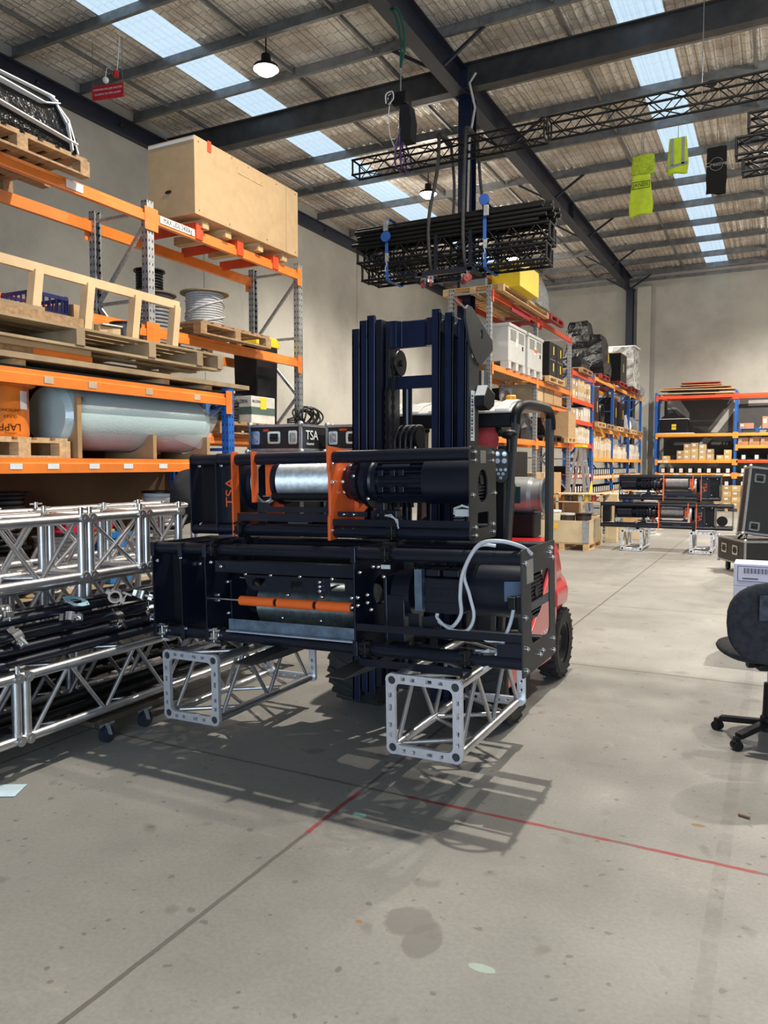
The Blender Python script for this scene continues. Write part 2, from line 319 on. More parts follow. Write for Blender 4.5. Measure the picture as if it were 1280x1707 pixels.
# high bay lamps
lm = bpy.data.materials.new('lamp_lens'); lm.use_nodes = True; b = lm.node_tree.nodes['Principled BSDF']; b.inputs['Emission Color'].default_value = (1, .93, .80, 1); b.inputs['Emission Strength'].default_value = 60; b.inputs['Base Color'].default_value = (.9, .9, .85, 1)
lampl = {(-8.1, 11.3): 'bright round high bay lamp left of the long truss, nearest the camera', (-8.1, 18.2): 'bright round high bay lamp seen between the hanging straps and skylight'}
for i, (x, y, pw) in enumerate(LAMPS):
    L = T('high_bay_lamp', lampl.get((x, y)) or 'round high bay lamp near the %s' % {(1.4, 6.9): 'office chair, added fill above and right of it', (-8.1, 25.1): 'left wall, furthest away', (-1.45, 6.0): 'forklift, hung high over its front', (1.4, 13.5): 'right of the far winches, closest one', (1.4, 20.4): 'right of the skylight, middle one', (1.4, 27.0): 'far wall, right of the skylight'}[(x, y)], 'lamp', (x, y, 8.42), 0, 'high bay lamps')
    mb = MB().lathe([(0, .25), (.08, .25), (.09, .12), (.21, .06), (.235, 0), (.22, 0), (.2, .04), (0, .05)], n=28); mb.cyl((0, 0, .25), (0, 0, .64), .012); mb.obj('housing', blackm, L)
    MB().lathe([(0, -.10), (.08, -.09), (.15, -.05), (.2, .02), (.2, .035)], n=28).obj('lens', lm, L)
    l = bpy.data.lights.new('lamp_light', 'SPOT'); l.energy = pw*LAMP_POWER; l.color = (1.0, .93, .82); l.spot_size = math.radians(146); l.spot_blend = .7; l.shadow_soft_size = .06
    lo = bpy.data.objects.new('lamp_light', l); C.objects.link(lo); lo.parent = L; lo.location = (0, 0, -.13)
    l = bpy.data.lights.new('lamp_roof_fill', 'POINT'); l.energy = pw*LAMP_POWER*.05; l.color = (1.0, .93, .82); l.shadow_soft_size = .08  # point light added under each lamp to brighten the roof
    lo = bpy.data.objects.new('lamp_roof_fill', l); C.objects.link(lo); lo.parent = L; lo.location = (0, 0, -.2)
# ---------------- pallet racking ----------------
ORD = ['first', 'second', 'third', 'fourth', 'fifth', 'sixth', 'seventh', 'eighth', 'ninth', 'tenth', 'eleventh', 'twelfth', 'thirteenth', 'fourteenth', 'fifteenth', 'sixteenth', 'seventeenth', 'eighteenth', 'nineteenth', 'twentieth', 'twenty-first', 'twenty-second', 'twenty-third', 'twenty-fourth']
def post_mat(name, col, metal):
    m, nt, b, co = base(name); sep = _n(nt, 'ShaderNodeSeparateXYZ'); nt.links.new(co, sep.inputs[0])
    c = ramp(nt, noise(nt, co, 20), [(.3, tuple(x*.75 for x in col)), (.7, tuple(min(1, x*1.2) for x in col))])
    z = mth(nt, 'LESS_THAN', mth(nt, 'MODULO', sep.outputs[2], .076), .026)
    hx = mth(nt, 'LESS_THAN', mth(nt, 'ABSOLUTE', mth(nt, 'SUBTRACT', mth(nt, 'ABSOLUTE', sep.outputs[0]), .022)), .006)
    hy = mth(nt, 'LESS_THAN', mth(nt, 'ABSOLUTE', mth(nt, 'SUBTRACT', mth(nt, 'ABSOLUTE', sep.outputs[1]), .022)), .006)
    c = mixc(nt, mth(nt, 'MULTIPLY', z, mth(nt, 'MAXIMUM', hx, hy)), c, (.01, .01, .01)); nt.links.new(c, b.inputs['Base Color'])
    b.inputs['Metallic'].default_value = metal; b.inputs['Roughness'].default_value = .42; return m
galv_post = post_mat('punched_galvanised_post', (.50, .51, .52), .75); blue_post = post_mat('punched_blue_post', (.02, .13, .48), 0)
def pmesh(zt, mt):
    mb = MB(); P = [(-.045, -.04), (.045, -.04), (.045, .04), (.02, .04), (.02, .02), (.036, .02), (.036, -.03), (-.036, -.03), (-.036, .02), (-.02, .02), (-.02, .04), (-.045, .04)]
    mb.prism(P, 'z', .012, zt); mb.box(-.07, .07, -.07, .07, 0, .012); return mb
def beam_mb(L, h=.11, d=.05, lip=True):        # along +x local, front towards -y; origin at the bottom left front
    P = [(0, 0), (d, 0), (d, h), (.018, h), (.018, h*.72), (0, h*.62)] if lip else [(0, 0), (d, 0), (d, h), (0, h)]
    mb = MB().prism(P, 'x', .0, L)
    for x in (0, L): mb.box(x-.045, x+.045, -.006, .0, -.08, h+.03)
    return mb
def rack(label, ang, org, depth, xs, zt, levels, post, braces, boards=None, cat='rack', skip=(), bh=.11, endposts=None):
    """local x runs along the rack, front face at local y=0, back at y=depth"""
    R = T('pallet_rack', label, cat, org, ang)
    for i, x in enumerate(xs):
        for y, s in ((.04, 1), (depth-.04, -1)):
            o = pmesh(zt, post).obj('upright', post, R); o.location = (x, y, 0); o.rotation_euler = (0, 0, 0 if s > 0 else PI)
        mb = MB(); z = .25; k = 0
        while z < zt-.3:
            mb.bar((x, .05, z), (x, depth-.05, z), .035, .03) if k % 2 == 0 else None
            z2 = min(z+.75, zt-.12); a, b_ = (.06, depth-.06) if k % 2 else (depth-.06, .06)
            mb.bar((x, a, z), (x, b_, z2), .03, .035); z = z2; k += 1
        mb.bar((x, .05, zt-.1), (x, depth-.05, zt-.1), .035, .03); mb.obj('bracing', braces, R)
    for bi, (zs, colr) in enumerate(levels):
        for i in range(len(xs)-1):
            zz = zs[i] if isinstance(zs, (list, tuple)) else zs
            if zz is None or (bi, i) in skip: continue
            L = xs[i+1]-xs[i]-.09
            o = beam_mb(L, bh).obj('beam', colr, R); o.location = (xs[i]+.045, -.01, zz-bh)
            o = beam_mb(L, bh).obj('beam', colr, R); o.location = (xs[i+1]-.045, depth+.01, zz-bh); o.rotation_euler = (0, 0, PI)
            if boards and (bi, i) in boards: MB().box(xs[i]+.04, xs[i+1]-.04, .045, depth-.045, zz-.025, zz).obj('shelf_board', boards[(bi, i)], R)
    return R
def stick(R, x, z, w=.12, h=.05, m=None, y=-.0125, txt=None):      # small label on a beam
    return MB().box(x-w/2, x+w/2, y-.001, y+.0005, z-h/2, z+h/2).obj('beam_label', m or white, R)
A = PI/2       # racks whose front faces +x (local -y -> world +x)
# the low rack beside the truss stack
low = rack('orange beamed shelf with blue post beside the aluminium truss, holding the roll of bubble wrap', A, (-4.75, 0.55, 0), .78, [0, 2.72, 5.45], 2.34,
           [(2.28, orange), (1.65, orange), (.62, blackm)], blue_post, blue, {(0, 0): wood2, (0, 1): blackm, (1, 0): wood2, (1, 1): mat('dark_red_board', (.25, .02, .015), .4), (2, 0): ply, (2, 1): ply})  # lowest beams blackened to stand in for the shade under the shelf
for x, z in ((3.35, 2.215), (3.75, 2.215), (4.35, 2.215), (4.95, 2.215)): stick(low, x, z, .08, .05, mat('worn_tape', (.55, .42, .30), .6))
for x in (3.06, 3.37, 3.75, 4.10, 4.50): stick(low, x, 1.59, .10, .04)
MB().box(-.05, 5.5, .76, .775, .62, 2.2).obj('back_board', mat('brown_back_board', (.16, .085, .035), .7, 0, .15, 3), low)
# the tall galvanised rack
tall = rack('tall galvanised rack with orange beams carrying the big particle board crate', A, (-5.6, .55, 0), .80, [0, 2.62, 5.30, 7.98], 4.2,
            [(4.10, orange), (2.98, orange), (1.95, orange)], galv_post, galv, None)
for k, yy in enumerate((6.55, 7.25, 7.95)):
    mb = MB().box(-5.62, -6.4, yy-.055, yy+.055, 4.10, 4.125); mb.box(-5.588, -5.575, yy-.055, yy+.055, 4.0, 4.17); mb.box(-6.4, -5.6, yy-.06, yy-.05, 4.06, 4.17); o = mb.obj('pallet_support_bar', red_o, tall); o.matrix_parent_inverse = tall.matrix_basis.inverted()
mb = MB().box(5.42, 5.93, -.018, -.013, 4.015, 4.085); o = mb.obj('load_sign', white, tall)
mb = MB().text('MAX UDL 2400kg', .07, (5.675, -.0185, 4.05), (PI/2, 0, 0), .0008, .8); mb.obj('load_sign_lettering', blackm, tall)
MB().box(4.28, 4.46, -.018, -.013, 4.01, 4.08).obj('paper_label', white, tall)
# galvanised rack behind the forklift
mid = rack('galvanised rack with orange beams behind the mast, white plastic bins on it', A, (-4.6, 13.1, 0), .80, [0, 2.9, 5.8], 4.75,
           [(4.67, red_o), (3.40, orange), (2.12, orange), (.9, orange)], galv_post, galv, {(3, 0): wood2, (3, 1): wood2, (1, 0): wood2})
# blue rack beyond it
bl1 = rack('blue post rack bay stacked with cartons beyond the ladder', A, (-4.62, 19.05, 0), .8, [0, 2.45], 4.0,
           [(3.95, red_o), (3.27, red_o), (2.75, red_o), (2.16, red_o), (1.37, red_o), (.87, orangeb)], blue_post, blue, {(i, 0): wood2 for i in range(1, 6)})
bl2 = rack('long blue post rack reaching the far corner, black cable cases on its top shelf', A, (-4.62, 21.62, 0), .8, [0, 2.85, 5.7, 8.2], 4.1,
           [(4.05, orangeb), (2.65, orangeb), (1.80, orangeb), (1.30, orangeb), (.80, orangeb)], blue_post, blue, {(i, j): wood2 for i in range(2, 5) for j in range(3)})
far = rack('rack of orange shelves across the far wall with rows of black bins', 0, (-4.15, 30.1, 0), .85, [0, 2.70, 5.40], 4.25,
           [((4.12, 4.12), red_o), ((2.74, 2.74), orangeb), ((None, 2.30), orangeb), ((1.78, 1.78), orangeb), ((1.30, 1.30), orangeb), ((.84, .84), orangeb)], blue_post, blue, {(i, j): wood2 for i in range(1, 6) for j in range(2)})
for z, n in ((1.25, 5), (.79, 3), (1.25, 3), (.79, 4), (1.73, 3)):
    pass
for x in (.25, .75, 1.2, 2.2, 2.45, 3.0, 3.35, 3.75, 4.2, 4.6): stick(far, x, 1.245, .2, .07)
for x in (2.1, 2.5, 3.0, 3.4, 3.8, 4.3): stick(far, x, .785, .2, .07)
for x in (.18, .38, 3.2, 3.65, 4.1): stick(far, x, 1.725, .16, .08)
for R_, zs_ in ((bl1, (1.31, .81)), (bl2, (1.25, .75))):
    n = 7 if R_ is bl1 else 24
    for z in zs_:
        for k in range(n): stick(R_, .2+k*.33, z, .2, .07)
# red plates on the right half of the far rack
for z in (1.70, .76): MB().box(2.75, 5.35, -.016, -.011, z-.02, z+.06).obj('red_label_strip', red_o, far)
# banner on the wall behind the far rack: charcoal cloth with pale diagonal
ban = T('wall_banner', 'large charcoal banner with pale diagonal strokes on the wall behind the far rack', 'banner', (-4.0, 31.22, 1.5))
MB().box(0, 5.6, 0, .02, .35, 2.6).obj('cloth', mat('charcoal_banner_cloth', (.07, .07, .068), .8, 0, .1, 4), ban)
lt = mat('pale_banner_print', (.36, .36, .34), .7, 0, .08, 5)
mb = MB().prism([(.1, 2.55), (.55, 2.55), (.9, 2.05), (.9, 1.8), (.45, 2.2), (.1, 2.2)], 'y', -.012, -.002); mb.prism([(1.5, 1.1), (1.75, 1.1), (2.6, 2.3), (2.6, 2.55), (2.35, 2.45)], 'y', -.012, -.002); mb.prism([(.75, .35), (1.1, .35), (1.9, 1.3), (1.6, 1.3)], 'y', -.012, -.002)
mb.prism([(2.9, .9), (3.2, .9), (4.4, 2.5), (4.0, 2.5)], 'y', -.012, -.002); mb.box(2.9, 5.5, -.012, -.002, 2.25, 2.45); mb.obj('diagonal_print', lt, ban)
# ---------------- loose goods: builders ----------------
def pallet_mb(L=1.16, W=1.16, h=.14, gap=.3):
    mb = MB(); n = max(3, int(W/.16))
    for i in range(n):
        y = -W/2+(i+.5)*W/n; mb.box(-L/2, L/2, y-W/n*(.5-gap/2), y+W/n*(.5-gap/2), h-.02, h)
    for x in (-L/2+.05, 0, L/2-.05):
        mb.box(x-.05, x+.05, -W/2, W/2, h-.038, h-.02)
        for y in (-W/2+.05, 0, W/2-.05): mb.box(x-.05, x+.05, y-.05, y+.05, .018, h-.038)
    for x in (-L/2+.05, 0, L/2-.05): mb.box(x-.05, x+.05, -W/2, W/2, 0, .018)
    return mb
def pallet(label, loc, L=1.16, W=1.16, rot=0, m=None, h=.14, group=None):
    o = pallet_mb(L, W, h).obj('pallet', m or wood2); place(o, loc, rot); return tag(o, label, 'pallet', group)
def carton(label, loc, d, rot=0, m=None, lab=True, group=None, tape=True):
    w, l, h = d; t = T('cardboard_box', label, 'box', loc, rot, group); MB().box(-w/2, w/2, -l/2, l/2, 0, h).obj('box_body', m or card, t, .004)
    if tape: mb = MB().box(-w/2-.001, w/2+.001, -.025, .025, h-.06, h+.001); mb.obj('packing_tape', mat('clear_brown_tape', (.50, .36, .20), .25), t)
    if lab: MB().box(-w/2+.03, -w/2+.03+min(.1, w*.4), -l/2-.002, -l/2, h*.45, h*.8).obj('label', white, t)
    return t
# prototype small cartons and bins for shelves, copied and scaled
def proto_carton(m):
    t = T('cardboard_box', 'x', 'box'); MB().box(-.5, .5, -.5, .5, 0, 1).obj('box_body', m, t); MB().box(-.3, .12, -.508, -.5, .42, .8).obj('label', white, t)
    MB().box(-.502, .502, -.06, .06, .8, 1.003).obj('packing_tape', mat('clear_brown_tape', (.50, .36, .20), .25), t); return t
def proto_bin():
    t = T('storage_bin', 'x', 'bin'); w = .19; l = .40; h = .20
    mb = MB(); mb.box(-w/2, w/2, -l/2, l/2, 0, .006)
    P = [(-l/2, 0), (l/2, 0), (l/2, h), (-l/2+.1, h), (-l/2, h*.55)]
    mb.prism(P, 'x', -w/2, -w/2+.005); mb.prism(P, 'x', w/2-.005, w/2); mb.box(-w/2, w/2, l/2-.005, l/2, 0, h); mb.box(-w/2, w/2, -l/2, -l/2+.005, 0, h*.9); mb.box(-w/2-.006, w/2+.006, -l/2-.006, -l/2+.004, h*.86, h*.96)
    mb.obj('bin_body', blackm, t); MB().box(-.06, .06, -l/2-.010, -l/2-.006, .025, .17).obj('label', white, t); return t
PC = [proto_carton(m) for m in (card, cardl, mat('yellowish_cardboard', (.66, .47, .18), .7, 0, .1, 6), mat('white_carton', (.62, .58, .50), .7, 0, .1, 6))]; PB = proto_bin(); used = set()
def clone(p, loc, rot, label, group, scale=None):
    if p.name not in used:
        used.add(p.name); place(p, loc, rot); p['label'] = label; p['group'] = group
        if scale: p.scale = scale
        return p
    return dup(p, loc, rot, label, group, scale)
def shelf_fill(kind, R_ang, org, a0, a1, z, where, group, n=None, hs=(.2, .3), depth=.4, kinds=(0, 1), wr=(.2, .34), back=.0, stack=1, names=None):
    """row along local x from a0 to a1 at height z; org/R_ang as the rack's"""
    x = a0; k = 0; M = Matrix.Rotation(R_ang, 3, 'Z'); out = []
    items = []
    while x < a1-.1 and (n is None or k < n):
        wd = .215 if kind == 'bin' else random.uniform(*wr)
        items.append((x+wd/2, wd)); x += wd+random.uniform(.004, .03); k += 1
    for i, (cx, wd) in enumerate(items):
        zz = z
        for s in range(stack if kind != 'bin' else 1):
            h = random.uniform(*hs); p = M @ Vector((cx, depth/2+.05+back, 0))+Vector(org)
            side = 'left' 
            lb = '%s from left, %s' % (ORD[min(i, 23)], where) if stack == 1 else '%s of %s column from left, %s' % ('top' if s == stack-1 else 'bottom' if s == 0 else 'middle', ORD[min(i, 23)], where)
            if kind == 'bin': clone(PB, (p.x, p.y, zz), R_ang, 'black bin, '+lb, group)
            else:
                if random.random() < .25 and s == stack-1 and s > 0: continue
                kk = random.choice(kinds); clone(PC[kk], (p.x, p.y, zz), R_ang, ('brown', 'tan', 'yellowish', 'off-white')[kk]+' carton, '+lb, group, (wd, depth, h))
            zz += h+.002
def wrapped_mb(w, l, h, taper=.86, amt=.02, seed=0, top=None):
    mb = MB(); nx, nz = 10, 6; vs = []; pts = []
    per = [(-1, -1), (-.33, -1), (.33, -1), (1, -1), (1, -.33), (1, .33), (1, 1), (.33, 1), (-.33, 1), (-1, 1), (-1, .33), (-1, -.33)]
    n = len(per)
    for j in range(nz+1):
        t = j/nz; k = 1-(1-taper)*max(0, (t-.35)/.65)
        for u, v in per: vs.append((u*w/2*k, v*l/2*k, h*t))
    fs = [(j*n+i, j*n+(i+1) % n, (j+1)*n+(i+1) % n, (j+1)*n+i) for j in range(nz) for i in range(n)]
    mb.add(vs, fs+[list(range(nz*n, nz*n+n)), list(range(n))[::-1]]); return mb.crumple(amt, seed, 5)
def reel(label, loc, r, h, m_fl, m_w, rot=(0, 0, 0), rc=None, group=None, turns=9, cable=True):
    t = T('cable_reel', label, 'cable reel', loc, rot, group); rc = rc or r*.8
    MB().lathe([(0, 0), (r, 0), (r, .015), (r*.3, .015)], n=32).obj('flange', m_fl, t); MB().lathe([(r*.3, h-.015), (r, h-.015), (r, h), (.03, h), (0, h-.004)], n=32).obj('flange', m_fl, t)
    mb = MB(); dz = (h-.03)/turns; mb.lathe([(rc*.96, .015), (rc*.96, h-.015)], n=28)
    for k in range(turns):
        mb.lathe([(rc-.002+dz*.5*math.cos(a), .015+dz*(k+.5)+dz*.5*math.sin(a)) for a in [PI*(-.5+i/6) for i in range(7)]], n=28)
    if cable:
        rr = random.Random(label); 
        for k in range(5):
            a0 = rr.uniform(0, 6); z0 = rr.uniform(.04, h-.05); z1 = rr.uniform(.04, h-.05)
            mb.tube([((rc+.012)*math.cos(a0+s*.25), (rc+.012)*math.sin(a0+s*.25), z0+(z1-z0)*s/12) for s in range(13)], dz*.42, 6)
    mb.obj('wound_cable', m_w, t); return t
# ---------------- on the low rack ----------------
# bubble wrap roll on plywood cradles
bw = bpy.data.materials.new('bubble_wrap'); bw.use_nodes = True; nt = bw.node_tree; b = nt.nodes['Principled BSDF']; co = _n(nt, 'ShaderNodeTexCoord').outputs['Object']
b.inputs['Base Color'].default_value = (.50, .64, .64, 1); b.inputs['Roughness'].default_value = .28; b.inputs['Coat Weight'].default_value = .6
v = _n(nt, 'ShaderNodeTexVoronoi'); v.inputs['Scale'].default_value = 85; nt.links.new(co, v.inputs['Vector']); bump(nt, b, v.outputs['Distance'], .35, .004)
br = T('bubble_wrap_roll', 'long pale blue roll of bubble wrap lying in plywood cradles', 'bubble wrap roll', (-5.10, 5.02, 1.985))
MB().lathe([(0, -.84), (.22, -.86), (.262, -.82), (.272, -.78), (.272, .70), (.24, .80), (.15, .84), (0, .84)], (0, 0, 0), 'y', 48).crumple(.006, 2, 4).obj('wrap_roll', bw, br)
cf = bpy.data.materials.new('clear_film'); cf.use_nodes = True; b = cf.node_tree.nodes['Principled BSDF']; b.inputs['Base Color'].default_value = (.8, .85, .85, 1); b.inputs['Alpha'].default_value = .3; b.inputs['Roughness'].default_value = .15
mb = MB(); vs = [(.26*math.sin(a)*1.02, .35+.5*s+.1*math.sin(a*2), .262*math.cos(a)*1.03-(.12*s if a > 1.9 else 0)) for s in (0, .5, 1) for a in [1.0+i*.14 for i in range(9)]]
mb.add(vs, [(j*9+i, j*9+i+1, (j+1)*9+i+1, (j+1)*9+i) for j in range(2) for i in range(8)], True); mb.obj('loose_film_flap', cf, br)
for k, (yy, lb) in enumerate(((4.22, 'plywood cradle board under the near end of the bubble wrap roll'), (5.02, 'plywood cradle board under the middle of the bubble wrap roll'), (5.72, 'plywood cradle board under the far end of the bubble wrap roll'))):
    pr = [(-5.38, 1.652), (-4.80, 1.652), (-4.80, 1.86 if k else 2.14)]+([(-5.10+.277*math.sin(a), 1.985-.277*math.cos(a)) for a in [1.1-i*.2 for i in range(12)]] if k else [(-4.83, 2.14), (-4.83, 1.9)]+[(-5.10+.277*math.sin(a), 1.985-.277*math.cos(a)) for a in [1.1-i*.2 for i in range(12)]])+[(-5.38, 1.86)]
    o = MB().prism(pr, 'y', yy-.02, yy+.02).obj('cradle_board', mat('cradle_plywood', (.40, .25, .12), .6, 0, .15, 6)); tag(o, lb, 'board', 'cradle boards')
# orange reel drum with upside down lettering
od = T('orange_cable_drum', 'orange film wrapped cable drum with upside down lettering at the left edge', 'cable drum', (-5.06, 3.72, 1.80))
MB().lathe([(0, 0), (.20, 0), (.205, .02), (.205, .36), (.23, .362), (.25, .372), (.25, .385), (0, .385)], n=36).obj('drum_body', mat('orange_film', (.78, .20, .02), .3, 0, .15, 8, .3, 20), od)
MB().lathe([(0, .385), (.26, .385), (.26, .40), (0, .40)], n=36).obj('drum_flange', ply, od)
for txt, z, s in (('LAPP', .07, .075), ('UNITRONIC', .19, .028), ('ÖLFLEX', .145, .028), ('connecting', .025, .02)):
    mb = MB().text(txt, s, (0, 0, 0), (PI/2, PI, 0), .0006)
    mb.v = [((.207)*math.cos(-.25+x/.207), .207*math.sin(-.25+x/.207), z+zz) for x, y, zz in mb.v]; mb.obj('drum_lettering', mat('brown_print', (.16, .04, .01), .5), od)
mb = MB(); vs = [(.2075*math.cos(a), .2075*math.sin(a), z) for z in (.2, .33) for a in (.12, .25, .38, .5)]; mb.add(vs, [(0, 1, 5, 4), (1, 2, 6, 5), (2, 3, 7, 6)]); mb.obj('drum_label', white, od)
pallet('small pine pallet under the orange cable drum', (-5.10, 3.75, 1.65), .55, .80, 0, wood, .15)
# timber piled on top of the low rack
o = MB().box(-5.52, -4.78, 1.2, 6.22, 2.285, 2.30).obj('black_sheet', blackm); tag(o, 'thin black sheet lying on the top beams of the low rack', 'board')
for k, (x0, x1, y0, y1, z0, z1, m, lb) in enumerate([(-5.5, -4.80, 2.2, 4.35, 2.445, 2.485, mdf, 'short thick particle board on the plywood pile at the left edge'), (-5.5, -4.74, 2.0, 6.28, 2.345, 2.385, ply, 'long plywood sheet at the bottom of the timber pile')]):
    tag(MB().box(x0, x1, y0, y1, z0, z1).obj('plywood_sheet', m), lb, 'board')
for k, (yy, lb) in enumerate(((3.7, 'packing block under the long plywood sheet, nearest the camera'), (5.15, 'packing block under the long plywood sheet, middle one'), (5.72, 'pale packing block under the far end of the plywood sheet'))):
    tag(MB().box(-5.5, -4.79, yy-.05, yy+.05, 2.302, 2.344).obj('packing_block', wood), lb, 'timber block', 'packing blocks')
tag(MB().box(-5.5, -4.85, 2.0, 4.0, 2.388, 2.444).obj('packing_timber', wood2), 'dark packing timber between the plywood sheets at the left edge', 'timber')
t = T('long_pallet', 'long wooden pallet on the low rack with a pine rail frame standing on it', 'pallet', (-5.10, 4.0, 2.487)); mb = MB()
for k in range(5): mb.box(-.38+.155*k, -.26+.155*k, -2.2, 1.88, .135, .153)
for y in (-1.4, -.6, .2, .95, 1.55, 1.84): mb.box(-.38, .36, y-.04, y+.04, .02, .135)
for x in (-.33, .0, .30): mb.box(x-.05, x+.05, -2.2, 1.86, 0, .02)
mb.obj('deck', ply, t)
t2 = T('pine_rail_frame', 'pale pine rail with short leaning posts, standing on the long pallet', 'timber frame', (-4.90, 3.55, 2.655)); rl = mat('new_pine', (.70, .49, .27), .6, 0, .12, 4, .15, 40)
MB().bar((0, -1.6, .40), (0, 1.90, .385), .035, .07).obj('rail', rl, t2); MB().bar((-.02, -1.6, .46), (-.62, -1.6, .45), .03, .06).obj('rail', rl, t2)
for y in (.40, .88, 1.38, 1.86): MB().bar((.0, y-.05, .0), (0, y, .37), .07, .075, (1, 0, 0)).obj('post', rl, t2)
tag(MB().box(-5.5, -4.84, 2.0, 4.32, 2.642, 2.73).obj('timber_plank', wood2), 'thick weathered plank on the long pallet at the left edge', 'plank')
tag(MB().box(-5.45, -4.86, 3.55, 3.98, 2.731, 2.76).obj('timber_plank', ply), 'thin grey plank lying over the weathered plank', 'plank')
tag(MB().bar((-4.86, 3.86, 2.42), (-4.86, 4.4, 2.42), .03, .055).obj('orange_beam_offcut', orange), 'short orange beam offcut poking out of the timber pile', 'beam')
# milk crate
mc = T('milk_crate', 'dark blue plastic milk crate on the plank pile at the upper left', 'crate', (-5.30, 4.25, 2.655)); bm_ = mat('blue_crate_plastic', (.012, .02, .12), .35, 0, .1, 10)
mb = MB(); W = .17; H = .27
for s in (-1, 1):
    for z in (.01, .14, H): mb.box(-W, W, s*W-.006, s*W+.006, z-.014, z+.014); mb.box(s*W-.006, s*W+.006, -W, W, z-.014, z+.014)
    for k in range(7):
        p = -W+k*W/3; mb.box(p-.006, p+.006, s*W-.005, s*W+.005, 0, H); mb.box(s*W-.005, s*W+.005, p-.006, p+.006, 0, H)
    for r_ in (-1, 1): mb.box(s*W-.02*(s > 0)-.0, s*W+.02*(s < 0)+.0, r_*W-.02*(r_ > 0), r_*W+.02*(r_ < 0), 0, H+.02)
mb.box(-W, W, -W, W, 0, .012); mb.obj('crate_body', bm_, mc)
carton('open brown carton in the timber pile right of the blue milk crate', (-5.35, 4.62, 2.655), (.30, .26, .26), .2)
carton('small carton with white paper beside the dark tub on the timber pile', (-5.28, 4.90, 2.655), (.24, .22, .13), -.1, cardl)
t = T('grey_tub', 'dark grey lidded tub on the pile behind the second pine post', 'tub', (-5.32, 5.22, 2.655)); MB().lathe([(0, 0), (.11, 0), (.13, .2), (.0, .2)], n=24).obj('tub_body', mat('grey_tub_plastic', (.09, .10, .11), .4), t); MB().lathe([(0, .2), (.14, .2), (.14, .225), (0, .235)], n=24).obj('lid', blackm, t)
tag(MB().box(-.14, .14, -.11, .11, 0, .012).crumple(.01, 3).obj('white_papers', white), 'loose white papers on the small carton in the timber pile', 'paper'); bpy.data.objects['white_papers'].location = (-5.28, 4.9, 2.795)
# ---------------- lower shelf of the low rack: reels and bits behind the truss ----------------
whc = mat('white_cable', (.62, .61, .58), .5, 0, .1, 20)
reel('large black ribbed reel on the low shelf at the left edge', (-5.12, 3.70, .98), .25, .42, blackm, cableb, turns=10)
reel('reel of white cable with black flanges on the low shelf, furthest right', (-5.10, 5.42, 1.02), .19, .34, blackm, whc, turns=8)
for i, (y, z, h, lb) in enumerate(((3.70, .62, .34, 'white cable reel under the large black reel'), (4.25, .62, .42, 'tall white cable reel with red bands behind the truss'), (5.42, .62, .39, 'ribbed white reel under the furthest right black flanged reel'), (5.02, .62, .36, 'white cable reel between blue crate and right hand reel'))):
    reel(lb, (-5.12, y, z), .2, h, grey if i else blackm, whc, turns=12)
t = T('blue_crate', 'bright blue plastic crate on the low shelf seen through the upper truss', 'crate', (-5.0, 4.68, .62)); MB().box(-.14, .14, -.13, .13, 0, .4).obj('crate_body', mat('bright_blue_plastic', (.01, .16, .5), .4), t, .01); MB().box(-.15, .15, -.14, .14, .38, .42).obj('rim', mat('bright_blue_plastic', (.01, .16, .5), .4), t)
t = T('red_dustpan', 'crimson plastic scoop lying behind the truss on the low rack', 'scoop', (-4.98, 4.45, 1.08), .3); rp = mat('crimson_plastic', (.50, .01, .04), .35)
mb = MB().prism([(-.34, 0), (.16, 0), (.2, .14), (.0, .13)], 'x', -.12, .12); mb.obj('pan', rp, t); MB().box(-.02, .03, .16, .5, .12, .145).obj('handle', rp, t); MB().bar((0, .44, .12), (0, .5, -.05), .012, .012).obj('hook', blackm, t)
carton('cardboard box under the crimson scoop on the low shelf', (-5.0, 4.45, 1.045), (.3, .3, .03), 0)
mb = MB()
rr = random.Random(3)
for k in range(7):
    r0 = .13+.02*rr.random(); mb.tube([(r0*math.cos(a)+.02*rr.random(), r0*1.2*math.sin(a), .03+.02*k+.01*math.sin(3*a)) for a in [2*PI*i/20 for i in range(20)]], .011, 6, True)
o = mb.obj('cable_coil', whc); place(o, (-4.92, 3.98, .63), (0, 0, .2)); tag(o, 'loose coil of white cable seen through the near end of the upper truss', 'cable')
# black jackets over the truss end
o = MB().ball((0, 0, 0), .15, (.7, 1, 1.35)).crumple(.05, 9, 7).obj('black_jacket', mat('black_cloth', (.01, .01, .012), .9, 0, .2, 10, .5, 30)); place(o, (-3.93, 4.42, 1.36)); tag(o, 'black cloth bundle hanging over the far end of the upper truss', 'cloth')
# ---------------- tall rack goods ----------------
pallet('wide wooden pallet on the top left beams under the black wrapped load', (-5.98, 4.28, 4.10), 1.10, 1.34, 0, wood2, .15)
wl = T('wrapped_load', 'black film wrapped load with white tape, on the highest pallet at the upper left', 'wrapped load', (-6.0, 4.22, 4.25))
wrapped_mb(1.0, 1.3, .46, .78, .02, 3).obj('wrapped_bundle', wrap, wl)
mb = MB()
for pts in ([(.50, -.6, .40), (.47, -.1, .38), (.46, .35, .36), (.43, .52, .42), (.40, .46, .475)], [(.53, -.6, .22), (.525, 0, .16), (.525, .62, .10)], [(.40, .50, .47), (.50, .56, .25), (.53, .58, .03)], [(.38, .50, .475), (.45, .62, .3), (.51, .66, .02)], [(.40, -.6, .475), (.38, 0, .48), (.40, .50, .475)], [(-.4, .52, .475), (0, .53, .48), (.40, .52, .475)]):
    for a_, b__ in zip(pts[:-1], pts[1:]): mb.bar(a_, b__, .07, .010, (0, .2, 1))
mb.crumple(.008, 1, 20).obj('white_tape', wtape, wl)
bb = T('particle_board_crate', 'huge plain particle board crate on the top beams of the tall rack', 'crate', (-5.82, 7.36, 4.22))
